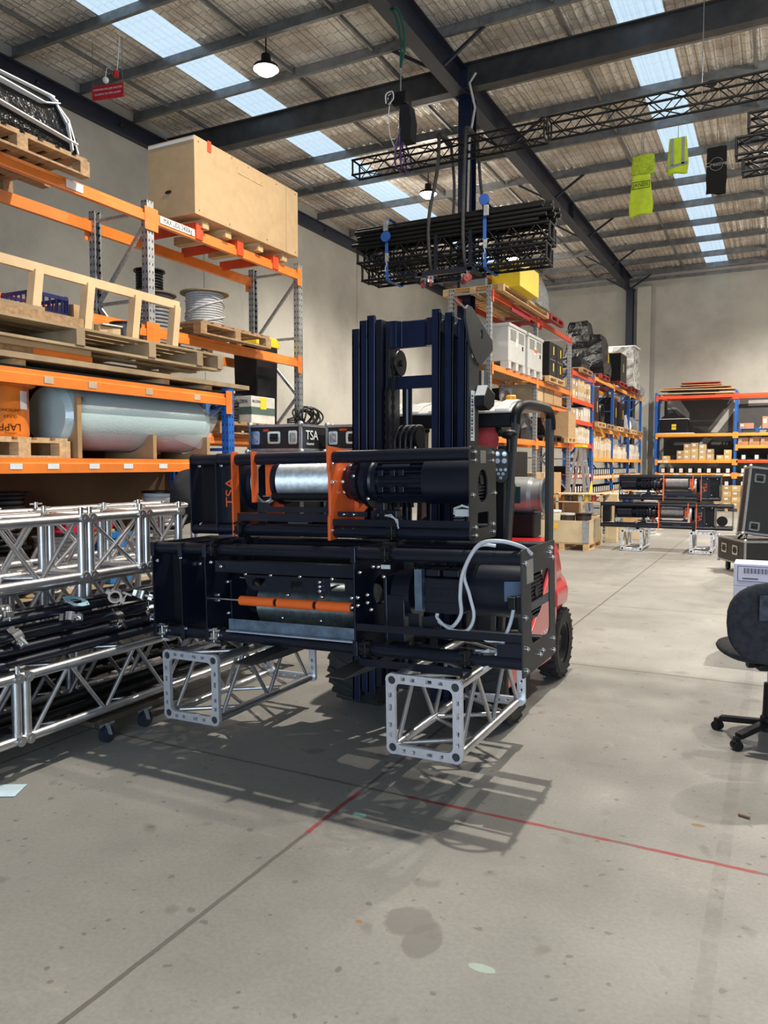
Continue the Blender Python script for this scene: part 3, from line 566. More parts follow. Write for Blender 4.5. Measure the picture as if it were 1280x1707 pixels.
MB().box(-.32, .32, -.965, .965, 0, .80).obj('crate_shell', mdf, bb, .004)
MB().box(-.31, .31, -.969, -.9655, .755, .785).obj('white_edge_strip', white, bb); MB().prism([(-.04+.045*math.cos(a)*(1 if abs(math.cos(a)) > .1 else 1), .27+.018*math.sin(a)) for a in [2*PI*i/16 for i in range(16)]], 'y', -.970, -.966).obj('hand_hole', mat('dark_hole', (.01, .008, .006), .9), bb)
MB().box(.322, .326, -.76, -.70, .70, .815).obj('red_corner_clip', red_o, bb)
mb = MB(); mb.box(.321, .324, -.25, .22, .645, .66); mb.box(.321, .324, -.25, -.235, .66, .72); mb.box(.321, .324, .205, .22, .66, .72); mb.obj('routed_handle', wood, bb)
mb = MB().box(.320, .3215, .70, .704, 0, .80); mb.obj('panel_seam', mat('seam_line', (.25, .16, .08), .7), bb)
mb = MB()
for y, z in ((-.9, .05), (-.9, .75), (-.35, .77), (-.05, .77), (.5, .76), (.9, .76), (-.4, .04), (.3, .05), (.9, .05)): mb.cyl((.319, y, z), (.3235, y, z), .009, 8)
mb.obj('screw', steel, bb)
for k, (y, lb) in enumerate(((6.62, 'pine bearer under the near end of the particle board crate'), (7.0, 'pine bearer under the particle board crate, second from the near end'), (7.6, 'pine bearer under the particle board crate, third from the near end'), (8.1, 'pine bearer under the far end of the particle board crate'))):
    tag(MB().box(-6.3, -5.55, y-.05, y+.05, 4.127, 4.218).obj('bearer', wood), lb, 'timber', 'crate bearers')
pallet('wooden pallet on the middle beams of the tall rack, cable reels on it', (-5.92, 7.0, 2.98), .98, 1.25, 0, wood2)
reel('large reel of grey cable with wooden flanges right of the galvanised post', (-5.80, 6.88, 3.121), .27, .40, mat('fibre_flange', (.22, .18, .11), .7), cableg, rc=.2, turns=14)
reel('grey drum reel standing left of the galvanised post', (-6.02, 6.30, 3.0), .25, .42, mat('dark_fibre_flange', (.14, .12, .09), .7), mat('dull_grey_reel', (.20, .21, .23), .5), rc=.19, turns=10, cable=False)
reel('small black reel stacked on the grey drum reel', (-6.04, 6.28, 3.425), .165, .24, blackm, blackm, rc=.13, turns=7, cable=False)
# third level: boxes and cable behind the flight cases
pallet('weathered pallet on the third level behind the flight cases', (-5.95, 7.6, 1.952), .9, 1.7, 0, wood2)
byc = T('black_bin_yellow_lid', 'tall black bin with yellow lid behind the end of the tall rack', 'bin', (-6.02, 8.12, 2.1)); MB().prism([(-.2, 0), (.2, 0), (.23, 1.0), (-.23, 1.0)], 'x', -.18, .18).obj('bin_body', blackm, byc, .015)
MB().prism([(-.25, 1.0), (.25, 1.0), (.25, 1.06), (.18, 1.12), (-.18, 1.12), (-.25, 1.06)], 'x', -.20, .20).obj('lid', yel, byc, .01)
gb = T('white_carton_with_printed_name', 'white and green carton with a yellow sticker behind the left flight case', 'box', (-5.78, 7.72, 2.095)); MB().box(-.16, .16, -.24, .24, 0, .33).obj('box_body', mat('off_white_carton', (.62, .61, .55), .6), gb, .004)
MB().box(-.161, .162, -.241, .241, .11, .20).obj('green_band', mat('dark_green_print', (.08, .13, .11), .6), gb); MB().box(.161, .1635, -.06, .06, .18, .32).obj('yellow_sticker', yel, gb)
MB().text('BELDEN', .06, (0, -.2415, .265), (PI/2, 0, 0), .0006).obj('box_lettering', blackm, gb); MB().text('BELDEN', .045, (.1625, -.14, .265), (PI/2, 0, PI/2), .0006).obj('box_lettering', blackm, gb)
mb = MB()
for k in range(9): mb.tube([(.04*math.sin(a*2+k), (.16+.012*k)*math.cos(a)+.08*(k % 3), .10+(.085+.006*k)*math.sin(a)+.004*k) for a in [2*PI*i/24 for i in range(24)]], .012, 6, True)
for k in range(3): mb.tube([(0, -.38, .02+.02*k), (0, -.25, .03+.03*k), (0, -.1, .05+.02*k)], .012, 6)
o = mb.obj('cable_coil', cableb); place(o, (-5.62, 8.62, 2.12)); tag(o, 'coil of thick black cable right of the white and green carton', 'cable')
mb = MB()
for k in range(8): mb.tube([((.13+.01*rr.random())*math.cos(a), .16*math.sin(a), .02+.028*k+.01*math.sin(3*a+k)) for a in [2*PI*i/20 for i in range(20)]], .014, 6, True)
o = mb.obj('cable_coil', cableb); place(o, (-5.78, 7.2, 2.10)); tag(o, 'stacked black cable coils left of the white and green carton', 'cable')
carton('blue and white packet behind the black coils by the blue post', (-6.0, 7.15, 2.1), (.2, .3, .28), 0, mat('blue_packet', (.08, .22, .55), .4), False, tape=False)
# ---------------- flight cases ----------------
alue = mat('case_edge_aluminium', (.42, .43, .44), .38, .85, .15, 25); lam = mat('black_case_laminate', (.013, .013, .014), .42, 0, .15, 30, .2, 80)
def case_body(t, w, l, h, e=.025, z0=0):
    MB().box(-w/2+.004, w/2-.004, -l/2+.004, l/2-.004, z0+.004, z0+h-.004).obj('panels', lam, t)
    mb = MB()
    for sx in (-1, 1):
        for sy in (-1, 1): mb.box(min(sx*w/2, sx*(w/2-e)), max(sx*w/2, sx*(w/2-e)), min(sy*l/2, sy*(l/2-e)), max(sy*l/2, sy*(l/2-e)), z0, z0+h)
        for z in (z0, z0+h-e): mb.box(min(sx*w/2, sx*(w/2-e)), max(sx*w/2, sx*(w/2-e)), -l/2, l/2, z, z+e); mb.box(-w/2, w/2, min(sx*l/2, sx*(l/2-e)), max(sx*l/2, sx*(l/2-e)), z, z+e)
    mb.obj('edge_extrusions', alue, t)
    mb = MB()
    for sx in (-1, 1):
        for sy in (-1, 1):
            for z in (z0, z0+h): mb.ball((sx*(w/2-.012), sy*(l/2-.012), z), .028, n=10, m=6)
    mb.obj('ball_corners', galv, t)
def dish(t, p, ax, s, w=.12, h=.10, kind='handle'):        # recessed handle / butterfly latch plate
    o = T(kind, None, None, p); o.parent = t
    o.rotation_euler = {('y', -1): (0, 0, 0), ('x', 1): (0, 0, PI/2), ('y', 1): (0, 0, PI), ('x', -1): (0, 0, -PI/2)}[(ax, s)]
    ring = lambda a, b: [(a*x, b*y) for x, y in ((-1, -.8), (-.8, -1), (.8, -1), (1, -.8), (1, .8), (.8, 1), (-.8, 1), (-1, .8))]
    MB().prism(ring(w/2, h/2), 'y', -.006, .0, [ring(w*.33, h*.33)]).obj('plate', chrome, o)
    mb = MB()
    if kind == 'latch': mb.box(-w*.3, w*.3, -.003, 0, -h*.33, h*.33); mb.bar((-w*.2, -.01, h*.2), (w*.2, -.01, -h*.2), .012, .012); mb.cyl((0, -.012, 0), (0, 0, 0), h*.16)
    else: mb.box(-w*.3, w*.3, -.018, -.008, -h*.1, h*.02)
    mb.obj('grip', galv if kind == 'latch' else blackm, o)
def flight(label, loc, w, l, h, rot=0):
    t = T('flight_case', label, 'flight case', loc, rot); case_body(t, w, l, h); return t
f1 = flight('small black flight case with TSA lettering, left one behind the upper winch', (-4.40, 6.53, 1.735), .62, .62, .26)
for x in (-.22, .22): dish(f1, (x, -.312, .13), 'y', -1, .10, .13, 'latch')
dish(f1, (0.0, -.312, .13), 'y', -1, .15, .12); MB().box(-.13, -.07, -.313, -.311, .19, .215).obj('red_tag', red_o, f1)
MB().text('TSA', .13, (.3125, -.12, .15), (PI/2, 0, PI/2), .001).obj('case_lettering', white, f1); MB().text('theatrical', .035, (.3125, -.15, .07), (PI/2, 0, PI/2), .001).obj('case_lettering', white, f1)
f2 = flight('black flight case with silver edges, partly behind the forklift mast', (-3.70, 6.85, 1.735), .62, .62, .26)
for x in (-.22, .22): dish(f2, (x, -.312, .13), 'y', -1, .10, .13, 'latch')
dish(f2, (0.0, -.312, .13), 'y', -1, .15, .12); MB().box(-.15, -.07, -.313, -.311, .20, .22).obj('red_tag', red_o, f2)
f3 = flight('large black flight case standing on the floor under the left small case', (-4.40, 6.55, .13), .66, .7, 1.6); f4 = flight('large black flight case on the floor under the right small case', (-3.70, 6.86, .13), .66, .66, 1.6)
for f in (f3, f4):
    for x in (-.25, .25):
        for y in (-.25, .25):
            mb = MB().cyl((x-.02, y, -.08), (x+.02, y, -.08), .05); mb.bar((x, y, -.08), (x, y, .0), .05, .06); mb.obj('caster', blackm, f)
    dish(f, (0, -.34 if f is f4 else -.352, 1.1), 'y', -1, .16, .12)
# ---------------- winches ----------------
def rr_poly(x0, x1, z0, z1, r=.02, n=4):
    P = []
    for cx, cz, a in ((x1-r, z1-r, 0), (x0+r, z1-r, 90), (x0+r, z0+r, 180), (x1-r, z0+r, 270)):
        P += [(cx+r*math.cos(math.radians(a+90*i/n)), cz+r*math.sin(math.radians(a+90*i/n))) for i in range(n+1)]
    return P
def ell(cx, cz, rx, rz, n=20): return [(cx+rx*math.cos(2*PI*i/n), cz+rz*math.sin(2*PI*i/n)) for i in range(n)]
lamb = mat('blue_grey_galvanised', (.20, .27, .36), .38, .75, .3, 20)
def grooved(name, r, x0, x1, y, z, m, parent, pitch=.008):
    pr = [(0, x0), (r, x0)]; n = int((x1-x0)/pitch)
    for i in range(n): a = x0+i*pitch; pr += [(r, a+.001), (r+.003, a+pitch*.5)]
    pr += [(r, x1), (0, x1)]; return MB().lathe(pr, (0, y, z), 'x', 40).obj(name, m, parent)
def motor(t, x0, xf, x1, y, z, r, n=14):
    """finned motor body x0..xf, smooth fan shroud xf..x1"""
    mb = MB().cyl((x0, y, z), (xf, y, z), r*.74, 24)
    for k in range(22):
        a = 2*PI*k/22; R = Matrix.Rotation(a, 3, 'X'); p = R @ Vector((0, 0, r*.84)); mb.box(x0+.01, xf, -.0025, .0025, -r*.12, r*.12, R, (0, y+p.y, z+p.z))
    mb.cyl((x0-.012, y, z), (x0+.014, y, z), r*.93, 28)
    for k in range(4):
        a = PI/4+k*PI/2; mb.bc(((x0+xf)/2-.03, y+r*.8*math.cos(a), z+r*.8*math.sin(a)), (.16, .03, .03), (a, 0, 0))
    for dx in (.03, .10, .15): mb.bc((x0+dx+.02, y, z+r*.93), (.035, .09, .018)); mb.bc((x0+dx+.02, y-r*.86, z+r*.35), (.03, .018, .03)); mb.bc((x0+dx+.02, y-r*.86, z-r*.35), (.03, .018, .03))
    mb.obj('motor_body', black, t, .0015)
    MB().lathe([(r*.86, xf-.03), (r, xf-.02), (r, x1-.02), (r*.96, x1-.004), (r*.9, x1)], (0, y, z), 'x', 44).obj('fan_shroud', black, t)
    mb = MB()
    for k in range(-6, 7):
        hz = k*r*.14; hw = math.sqrt(max(0, (r*.88)**2-hz*hz)); mb.box(x1-.006, x1-.001, y-hw, y+hw, z+hz-.004, z+hz+.004)
    mb.box(x1-.014, x1-.007, y-r*.85, y+r*.85, z-r*.5, z+r*.5); mb.cyl((x1-.004, y, z), (x1+.003, y, z), r*.2, 16); mb.obj('fan_grille', blackm, t)
def bolts(t, pts, r=.006, ax='y', name='bolts', m=None):
    key = (r, ax)
    for p in pts:
        if key not in BOLT:
            d = {'y': (0, -.011, 0), 'x': (.008, 0, 0)}[ax]; mb = MB().cyl((0, 0, 0), d, r*1.5, 10); mb.cyl(d, (d[0]*1.8, d[1]*1.8, 0), r*.9, 6); o = mb.obj('bolt', m or chrome, t); BOLT[key] = o
        else: o = BOLT[key].copy(); C.objects.link(o); o.parent = t
        o.location = p
BOLT = {}
def clampblk(t, x, y, z, m=blackm, up=True, nm='tube_clamp'):
    mb = MB(); mb.lathe([(.036, -.024), (.046, -.024), (.046, .024), (.036, .024), (.036, -.024)], (x, y, z), 'x', 20); mb.bc((x, y-.048, z+.006), (.045, .022, .03)); mb.bc((x, y, z+(.052 if up else -.052)), (.05, .06, .016))
    mb.cyl((x, y-.056, z-.03), (x, y-.056, z+.05), .007, 8); mb.bar((x-.03, y-.058, z+.035), (x+.03, y-.058, z+.048), .009, .012); mb.cyl((x-.028, y-.056, z-.012), (x+.028, y-.056, z-.012), .009, 8); mb.obj(nm, m, t)
LV = 1.75
def winchA(label, xl=0.0, xr=LV, frame_ext=False, mir=False):
    """drum at the left, motor at the right; x 0..1.75, y 0 (front)..0.42, z 0..0.47"""
    t = T('drum_winch', label, 'winch'); D = .38; H = .47; rt = .033; zb, ztp = .036, .432
    for y in (.036, D-.036):
        for z in (zb, ztp): MB().cyl((xl, y, z), (xr, y, z), rt, 20).obj('frame_tube', black, t)
    plate = lambda x, th, nm='bulkhead', m=None, holes=(), z0=0, z1=H: MB().prism(rr_poly(0, D, z0, z1, .03), 'x', x, x+th, holes).obj(nm, m or black, t, .001)
    plate(0, .008); plate(.188, .008)
    # end plate with windows on the right
    cz = .31
    plate(LV-.008, .008, 'end_plate', mat('black_laser_cut_plate', (.022, .021, .020), .5, 0, .15, 8), [ell(.18, .27, .075, .085, 24), rr_poly(.10, .27, .06, .14, .02), rr_poly(.145, .225, .40, .44, .004)])
    mb = MB().box(LV-.004, LV+.002, .15, .22, .385, .45); mb.obj('data_plate', mat('brushed_plate', (.35, .33, .30), .4, .6), t)
    bolts(t, [(LV, y, z) for y in (.06, .32) for z in (.03, .07, .40, .44)]+[(LV, .03, .23), (LV, .35, .23)], .007, 'x')
    # logo panel
    MB().box(.196, .31, .045, .052, .07, .40).obj('logo_panel', black, t); MB().text('TSA', .085, (.262, .043, .245), (PI/2, -PI/2, 0), .001, 1.15 if not mir else -1.15).obj('logo_lettering', worange, t)
    MB().box(.02, .185, .10, .108, .03, .44).obj('inner_panel', blackm, t); bolts(t, [(.15, .10, .11), (.06, .03, .40), (.22, .03, .40), (.06, .03, .06)])
    # orange plates
    MB().prism([(-.012, 0), (-.012, .475), (.045, .475), (.05, .13), (.22, .12), (.22, .01)], 'x', .314, .324).obj('orange_plate', worange, t, .001)
    for x, w, z0, z1, y0 in ((.952, .016, -.01, .49, -.02),):
        MB().prism([(y0, z0), (y0, z1), (D-.02, z1-.02), (D-.02, z0+.03)] if w < .016 else [(y0, z0), (y0, z0+.12), (y0+.012, z0+.14), (y0+.012, z0+.36), (y0, z0+.38), (y0, z1), (D-.02, z1-.03), (D-.02, z0+.03)], 'x', x, x+w, [ell(.19, .31, .07, .07)] if w < .012 and z0 == 0 else ()).obj('orange_plate', worange, t, .001)
    MB().prism([(-.01, .19), (-.01, .475), (.03, .475), (.03, .19)], 'x', .452, .466).obj('orange_plate', worange, t, .001)
    mb = MB().box(.325, .45, .30, .31, .02, .20); mb.box(.47, .53, .10, .11, .22, .43); mb.box(.472, .945, .34, .35, .28, .45); mb.prism([(.97, .03), (1.0, .03), (1.0, .2), (1.09, .2), (1.09, .06), (1.115, .06), (1.115, .2), (1.08, .44), (.97, .44)], 'y', .24, .25); mb.box(1.03, 1.12, .12, .13, .40, .445); mb.bar((1.02, .2, .12), (1.10, .2, .2), .012, .03); mb.obj('orange_bracket', worange, t)
    # rope pulley
    mb = MB().lathe([(.0, -.03), (.12, -.03), (.148, -.024), (.148, -.018), (.10, .0), (.148, .018), (.148, .024), (.12, .03), (0, .03)], (.372, .17, .285), 'x', 40); mb.obj('rope_pulley', black, t)
    mb = MB().lathe([(.112, .02), (.126, .02), (.126, .045), (.112, .045)], (.385, .17, .30), 'x', 40); mb.box(.405, .44, .065, .075, .24, .385); mb.obj('pulley_guard', aluc, t)
    MB().cyl((.324, .06, .115), (.452, .06, .115), .012, 12).obj('tie_rod', alu, t)
    # drum
    grooved('rope_drum', .115, .545, .935, .20, .305, galv, t); MB().lathe([(0, .522), (.135, .522), (.135, .54), (0, .54)], (0, .20, .305), 'x', 36).obj('drum_flange', black, t)
    MB().cyl((.54, .075, .222), (.95, .075, .222), .022, 16).obj('pressure_roller', blackm, t); MB().cyl((.47, .075, .222), (.955, .075, .222), .005, 10).obj('roller_shaft', chrome, t)
    MB().prism([(.462, .135), (.952, .135), (.952, .185), (.925, .185), (.90, .165), (.56, .165), (.53, .187), (.462, .187)], 'y', .03, .036).obj('front_bracket', black, t); MB().prism([(.326, .085), (.952, .085), (.952, .128), (.326, .128)], 'y', .02, .026).obj('front_bar', black, t)
    mb = MB().box(.40, .93, .2, .206, .03, .10); mb.box(.52, .75, .14, .2, .05, .075); mb.obj('lower_plate', blackm, t); mb = MB().box(.57, .74, .12, .124, .045, .058); mb.box(.60, .73, .13, .134, .066, .072); mb.box(.52, .70, .13, .133, .088, .092); mb.obj('steel_slide', galv, t)
    # gearbox
    MB().lathe([(0, .970), (.085, .970), (.10, .985), (.10, 1.0), (.115, 1.03), (.118, 1.07), (.10, 1.075), (.10, 1.10), (.145, 1.105), (.148, 1.135), (.11, 1.14), (.10, 1.17), (0, 1.17)], (0, .19, .30), 'x', 40).obj('gearbox', black, t, 0)
    mb = MB()
    for k in range(10):
        a = 2*PI*k/10+.2; mb.cyl((1.035, .19+.107*math.cos(a), .30+.107*math.sin(a)), (1.065, .19+.107*math.cos(a), .30+.107*math.sin(a)), .014, 8)
    mb.obj('gearbox_lugs', black, t)
    bolts(t, [(.985, .10, .30), (.985, .13, .365), (.985, .12, .245), (1.03, .11, .39), (1.06, .085, .33), (.965, .03, .40), (.965, .03, .3), (1.16, .06, .21), (.965, .03, .05)]+[(.972, .02, z) for z in (.30, .045)])
    motor(t, 1.17, 1.475, LV-.012, .19, .30, .122)
    mb = MB(); mb.bc((1.23, .07, .165), (.05, .04, .05)); mb.box(1.185, 1.335, .03, .10, .095, .15); mb.obj('control_box', black, t, .003)
    for x in (1.225, 1.27): MB().ball((x, .028, .125), .019, (1, .6, 1), 14, 8).obj('box_gland', blackm, t)
    MB().prism([(.96, .068), (1.742, .068), (1.742, .104), (.96, .104)], 'y', .005, .011).obj('front_rail', black, t, .001)
    mb = MB().box(.985, 1.165, .03, .036, .115, .142); mb.box(.985, 1.165, .03, .036, .045, .062); mb.box(1.43, 1.53, .035, .05, .03, .065); mb.obj('cable_tray', black, t); bolts(t, [(x, .028, z) for x in (1.03, 1.09) for z in (.128, .054)], .004)
    mb = MB()
    rr2 = random.Random(5)
    for k in range(6): mb.tube([(1.28+.02*k, .03, .12), (1.31+.02*k, .01, .10), (1.33, .02, .05), (1.35+.05*rr2.random(), .03, .03), (1.42, .04+.02*rr2.random(), .06-.01*k), (1.5, .08, .06)], .005, 6)
    mb.obj('loose_cables', cableb, t); mb = MB()
    for k in range(2): mb.tube([(1.275, .02, .125), (1.32, .0, .13-.01*k), (1.345+.01*k, .0, .105), (1.355, .01, .06)], .0045, 6)
    mb.obj('grey_leads', cableg, t)
    mb = MB().bc((1.70, .06, .142), (.09, .05, .035)); mb.tube([(1.645, .05, .135), (1.655, .03, .165), (1.70, .02, .178), (1.745, .03, .165)], .006, 8); mb.obj('terminal_cover', aluc if False else grey, t)
    mb = MB()
    for k in range(6): mb.box(1.62, 1.665, .1, .14, .085+.014*k, .091+.014*k)
    mb.obj('brake_resistor', steel, t)
    clampblk(t, .36, .036, zb, blackm, False); clampblk(t, 1.33, .036, zb, blackm, False)
    if frame_ext:       # longer side frames with end plates
        for x in (xl, xr-.008): plate(x, .008, 'outer_plate', None, [rr_poly(.05, D-.05, .07, H-.07, .03)])
        MB().lathe([(0, -.02), (.09, -.02), (.09, .02), (0, .02)], (xl+.18, .19, .16), 'y', 28).obj('diverter_pulley', blackm, t); mb = MB().box(xr-.16, xr-.02, .08, .30, .09, .40); mb.obj('brake_housing', blackm, t, .02)
    return t
up = winchA('upper black winch on the forks, silver drum between orange plates'); place(up, (-3.075, 3.5, 1.192), (0, -.018, 0))
def winchB():
    t = T('drum_winch', 'lower black winch on the forks, dark drum behind three orange rollers', 'winch'); L = 2.25; D = .56; H = .555; rt = .034; zb, zt = .032, .522
    for y in (.036, D-.036):
        for z in (zb, zt): MB().cyl((0, y, z), (L, y, z), rt, 22).obj('frame_tube', black, t)
    for x, nm in ((0, 'bulkhead'), (.215, 'bulkhead'), (.395, 'bulkhead'), (1.362, 'bulkhead')):
        MB().prism(rr_poly(-.006, D, 0, H, .03), 'x', x, x+.009, () if x < 1 else [ell(.28, .30, .08, .08)]).obj(nm, black, t, .001)
    for x in (-.006, .205, .385, 1.352):
        for z in (zb, zt): MB().box(x, x+.03, -.012, .08, z-.045 if z > .3 else z-.036, z+.036 if z > .3 else z+.045).obj('tube_saddle', black, t, .004)
    epm = mat('black_laser_cut_plate', (.022, .021, .020), .5, 0, .15, 8)
    MB().prism(rr_poly(-.012, D, -.03, H+.01, .012), 'x', L-.004, L+.004, [rr_poly(.13, D-.10, .10, H-.12, .04)]).obj('end_plate', epm, t, .001)
    bolts(t, [(L+.004, y, z) for y, z in ((.03, .0), (.04, .1), (.02, .25), (.03, .5), (.5, .0), (.5, .06), (.5, .48), (.48, .53), (.3, .04), (.25, .03), (.45, .51))], .008, 'x'); MB().box(L+.004, L+.007, .06, .16, .40, .51).obj('data_plate', mat('brushed_plate', (.35, .33, .30), .4, .6), t)
    MB().box(L-.01, L+.0, .12, D-.08, .26, .30).obj('cross_bar', black, t)
    MB().box(.01, .21, .16, .168, .04, .51).obj('inner_panel', blackm, t); MB().box(.224, .39, .30, .308, .04, .51).obj('inner_panel', blackm, t); MB().box(.404, 1.36, .48, .488, .04, .51).obj('back_panel', blackm, t)
    mb = MB().prism([(.115, .27), (.212, .28), (.212, .355), (.115, .345)], 'y', .155, .1595); mb.obj('red_sticker', mat('dull_red_sticker', (.16, .015, .01), .5), t); MB().prism([(.135, .272), (.165, .275), (.205, .353), (.17, .35)], 'y', .152, .155).obj('orange_flash', worange, t)
    MB().lathe([(.125, -.02), (.16, -.016), (.162, .012), (.14, .02)], (.365, .28, .27), 'x', 44).obj('rope_pulley', lamb, t)
    # top channel and slotted plate
    MB().box(.45, 1.352, .02, .08, .395, .46).obj('top_channel', black, t, .002)
    MB().prism([(.64, .385), (1.352, .385), (1.352, .31), (1.32, .305), (.70, .30), (.66, .33)], 'y', .035, .041, [rr_poly(.70, .785, .325, .37, .003), rr_poly(.955, 1.03, .32, .365, .003), rr_poly(1.20, 1.29, .32, .365, .003)]).obj('slotted_plate', black, t)
    bolts(t, [(.44, .01, .452), (.51, .01, .43), (.66, .035, .39), (.83, .035, .39), (1.02, .035, .39), (1.22, .035, .385)]+[(1.145, .03, z) for z in (.318, .342, .366)]+[(.22, .01, .47), (.04, .01, .45), (.24, .15, .42), (.30, .15, .44), (.04, .01, .07), (.24, .01, .06), (.26, .29, .15), (.31, .29, .1), (.48, .10, .33), (.48, .10, .15), (.41, .1, .25), (.41, .1, .22)])
    bolts(t, [(1.40, .01, .43), (1.43, .1, .45), (1.46, .1, .45), (1.42, .05, .31), (1.42, .05, .27), (1.385, .01, .30), (1.385, .01, .26), (1.44, .05, .235), (1.45, .02, .14), (1.44, .04, .05), (1.36, -.01, .30), (1.36, -.01, .25), (1.49, .1, .4)])
    mb = MB().cyl((.58, .08, .36), (.68, .08, .36), .005, 8); mb.cyl((.40, .055, .235), (1.36, .055, .235), .006, 10); mb.obj('roller_shaft', chrome, t)
    for a, b_ in ((.60, .845), (.855, 1.10), (1.11, 1.33)):
        MB().cyl((a, .055, .235), (b_-.012, .055, .235), .027, 20).obj('orange_roller', mat('orange_rubber_roller', (.85, .14, .02), .5, 0, .06, 6), t); MB().cyl((b_-.012, .055, .235), (b_, .055, .235), .019, 14).obj('roller_end', blackm, t)
    grooved('rope_drum', .135, .66, 1.35, .25, .20, mat('dark_galvanised_drum', (.16, .19, .19), .3, .85, .3, 30), t, .006)
    mb = MB().lathe([(0, .50), (.05, .50), (.07, .54), (.10, .56), (.05, .60), (0, .62)], (0, .25, .235), 'x', 28); mb.box(.49, .50, .1, .35, .12, .34); mb.obj('bearing_housing', black, t)
    mb = MB().box(.82, .85, .10, .16, .305, .345); mb.box(.975, 1.0, .12, .2, .305, .345); mb.obj('orange_bracket', worange, t)
    bolts(t, [(.88, .12, .27), (1.10, .12, .27), (.84, .118, .14), (1.09, .118, .14)], .006, 'y')
    mb = MB().box(.54, 1.355, .015, .019, .075, .135); mb.box(.54, 1.355, .0, .018, .071, .076); mb.obj('silver_tray', lamb, t); MB().box(.54, 1.355, -.012, .0, .066, .072).obj('tray_lip', aluc, t)
    # gear unit and motor
    mb = MB().cyl((1.50, .26, .30), (1.58, .26, .30), .115, 32); mb.cyl((1.58, .26, .30), (1.61, .26, .30), .13, 32); mb.box(1.47, 1.58, .14, .38, .06, .30); mb.box(1.465, 1.485, .13, .39, .05, .40); mb.obj('gear_unit', black, t, .004)
    motor(t, 1.645, 1.93, L-.012, .27, .335, .135); MB().box(1.65, 1.69, .12, .16, .23, .44).obj('fan_strip', lamb, t)
    mb = MB().box(1.735, 1.93, .055, .17, .235, .41); mb.obj('terminal_box', black, t, .006); MB().text('SEW', .06, (1.835, .0535, .335), (PI/2, 0, 0), .002, 1.2).obj('box_lettering', black, t)
    mb = MB()
    for z in (.29, .36): mb.box(1.74, 1.925, .052, .056, z-.001, z+.001)
    for x in (1.745, 1.92):
        for z in (.245, .40): mb.cyl((x, .048, z), (x, .056, z), .007, 8)
    mb.obj('box_seams', blackm, t); MB().box(1.76, 1.83, .02, .15, .425, .455).box(1.85, 1.93, .02, .15, .425, .455).obj('relay_block', black, t, .002)
    MB().prism([(2.12, .30), (L-.01, .31), (L-.01, .40), (2.12, .395)], 'y', .132, .136).obj('grey_sticker', mat('blue_grey_label', (.09, .13, .20), .35), t)
    mb = MB().box(2.19, 2.235, .085, .13, .27, .335); mb.bc((2.17, .105, .30), (.04, .045, .06)); mb.obj('cable_plug', blackm, t, .006)
    wc = mat('light_grey_flex', (.52, .53, .55), .42, 0, .05, 20); q = lambda *p: [(x, y, z) for x, y, z in p]
    mb = MB(); mb.tube(smooth([(2.26, .12, .535), (2.235, .05, .575), (2.15, -.01, .605), (2.05, -.02, .585), (1.97, -.015, .46), (1.945, .0, .34), (1.94, .02, .25), (1.90, .03, .19), (1.86, .05, .175), (1.80, .06, .20), (1.795, .07, .235)]), .0095, 10)
    mb.tube(smooth([(2.12, .02, .58), (2.04, -.005, .575), (1.965, .01, .45), (1.985, .02, .34), (2.005, .02, .24), (1.97, .02, .17), (1.90, .02, .165), (1.84, .04, .185), (1.79, .06, .22)]), .008, 10); mb.obj('white_flex', wc, t)
    MB().tube(smooth([(2.175, .10, .27), (2.165, .07, .20), (2.13, .04, .10), (2.09, .02, .03), (2.05, .02, -.01)]), .009, 10).obj('white_flex', wc, t)
    mb = MB()
    for k in range(4): mb.tube(smooth([(1.95+.03*k, .05, .15), (2.06, .03, .155-.01*k), (2.13, .05, .12), (2.10, .08, .07), (1.99, .06, .065-.01*k), (1.98, .04, .04), (2.07, .05, .05+.01*k)]), .006, 6)
    mb.obj('coiled_flex', wc, t)
    MB().prism([(1.372, .13), (L-.005, .135), (L-.005, .172), (1.372, .168)], 'y', .0, .006).obj('front_rail', black, t, .001); MB().box(2.12, L-.01, .01, .03, .06, .12).obj('junction_tab', black, t)
    mb = MB().box(1.64, 1.70, .06, .07, .16, .225); mb.prism([(1.72, .165), (1.72, .215), (1.79, .222), (1.80, .205), (1.82, .20), (1.82, .165)], 'y', .05, .056); mb.obj('lifting_tab', black, t)
    for x, nm in ((.075, 0), (.46, 0)): clampblk(t, x, .036, zb, chrome, False, 'silver_clamp')
    for x in (1.43, 1.97): clampblk(t, x, .036, zb, blackm, False)
    clampblk(t, 1.555, .036, zt, blackm, True); MB().box(1.53, 1.58, -.014, -.006, .455, .475).obj('clamp_label', grey, t); clampblk(t, .46, .036, zt, blackm, True)
    MB().box(1.38, 1.95, .0, .006, -.05, -.012).obj('lower_angle', black, t)
    return t
def smooth(P, n=6):
    P = [Vector(p) for p in P]; out = []
    for i in range(len(P)-1):
        a, b_, c, d = P[max(i-1, 0)], P[i], P[i+1], P[min(i+2, len(P)-1)]
        for k in range(n):
            s = k/n; out.append(.5*((2*b_)+(c-a)*s+(2*a-5*b_+4*c-d)*s*s+(3*b_-a-3*c+d)*s**3))
    return out+[P[-1]]
lo = winchB(); place(lo, (-3.275, 3.4, .588), (0, -.026, 0))
# the pair standing on trusses further back, seen from their drum sides
fw = winchA('far upper black winch resting on the longer one', 0, LV, False, True); place(fw, (-.93, 14.85, .95)); fw.scale = (-1, 1, 1)
fl = winchA('far lower black winch, longer frame, standing on two short trusses', -.28, LV+.26, True, True); place(fl, (-1.0, 14.83, .43)); fl.scale = (-1, 1, 1)
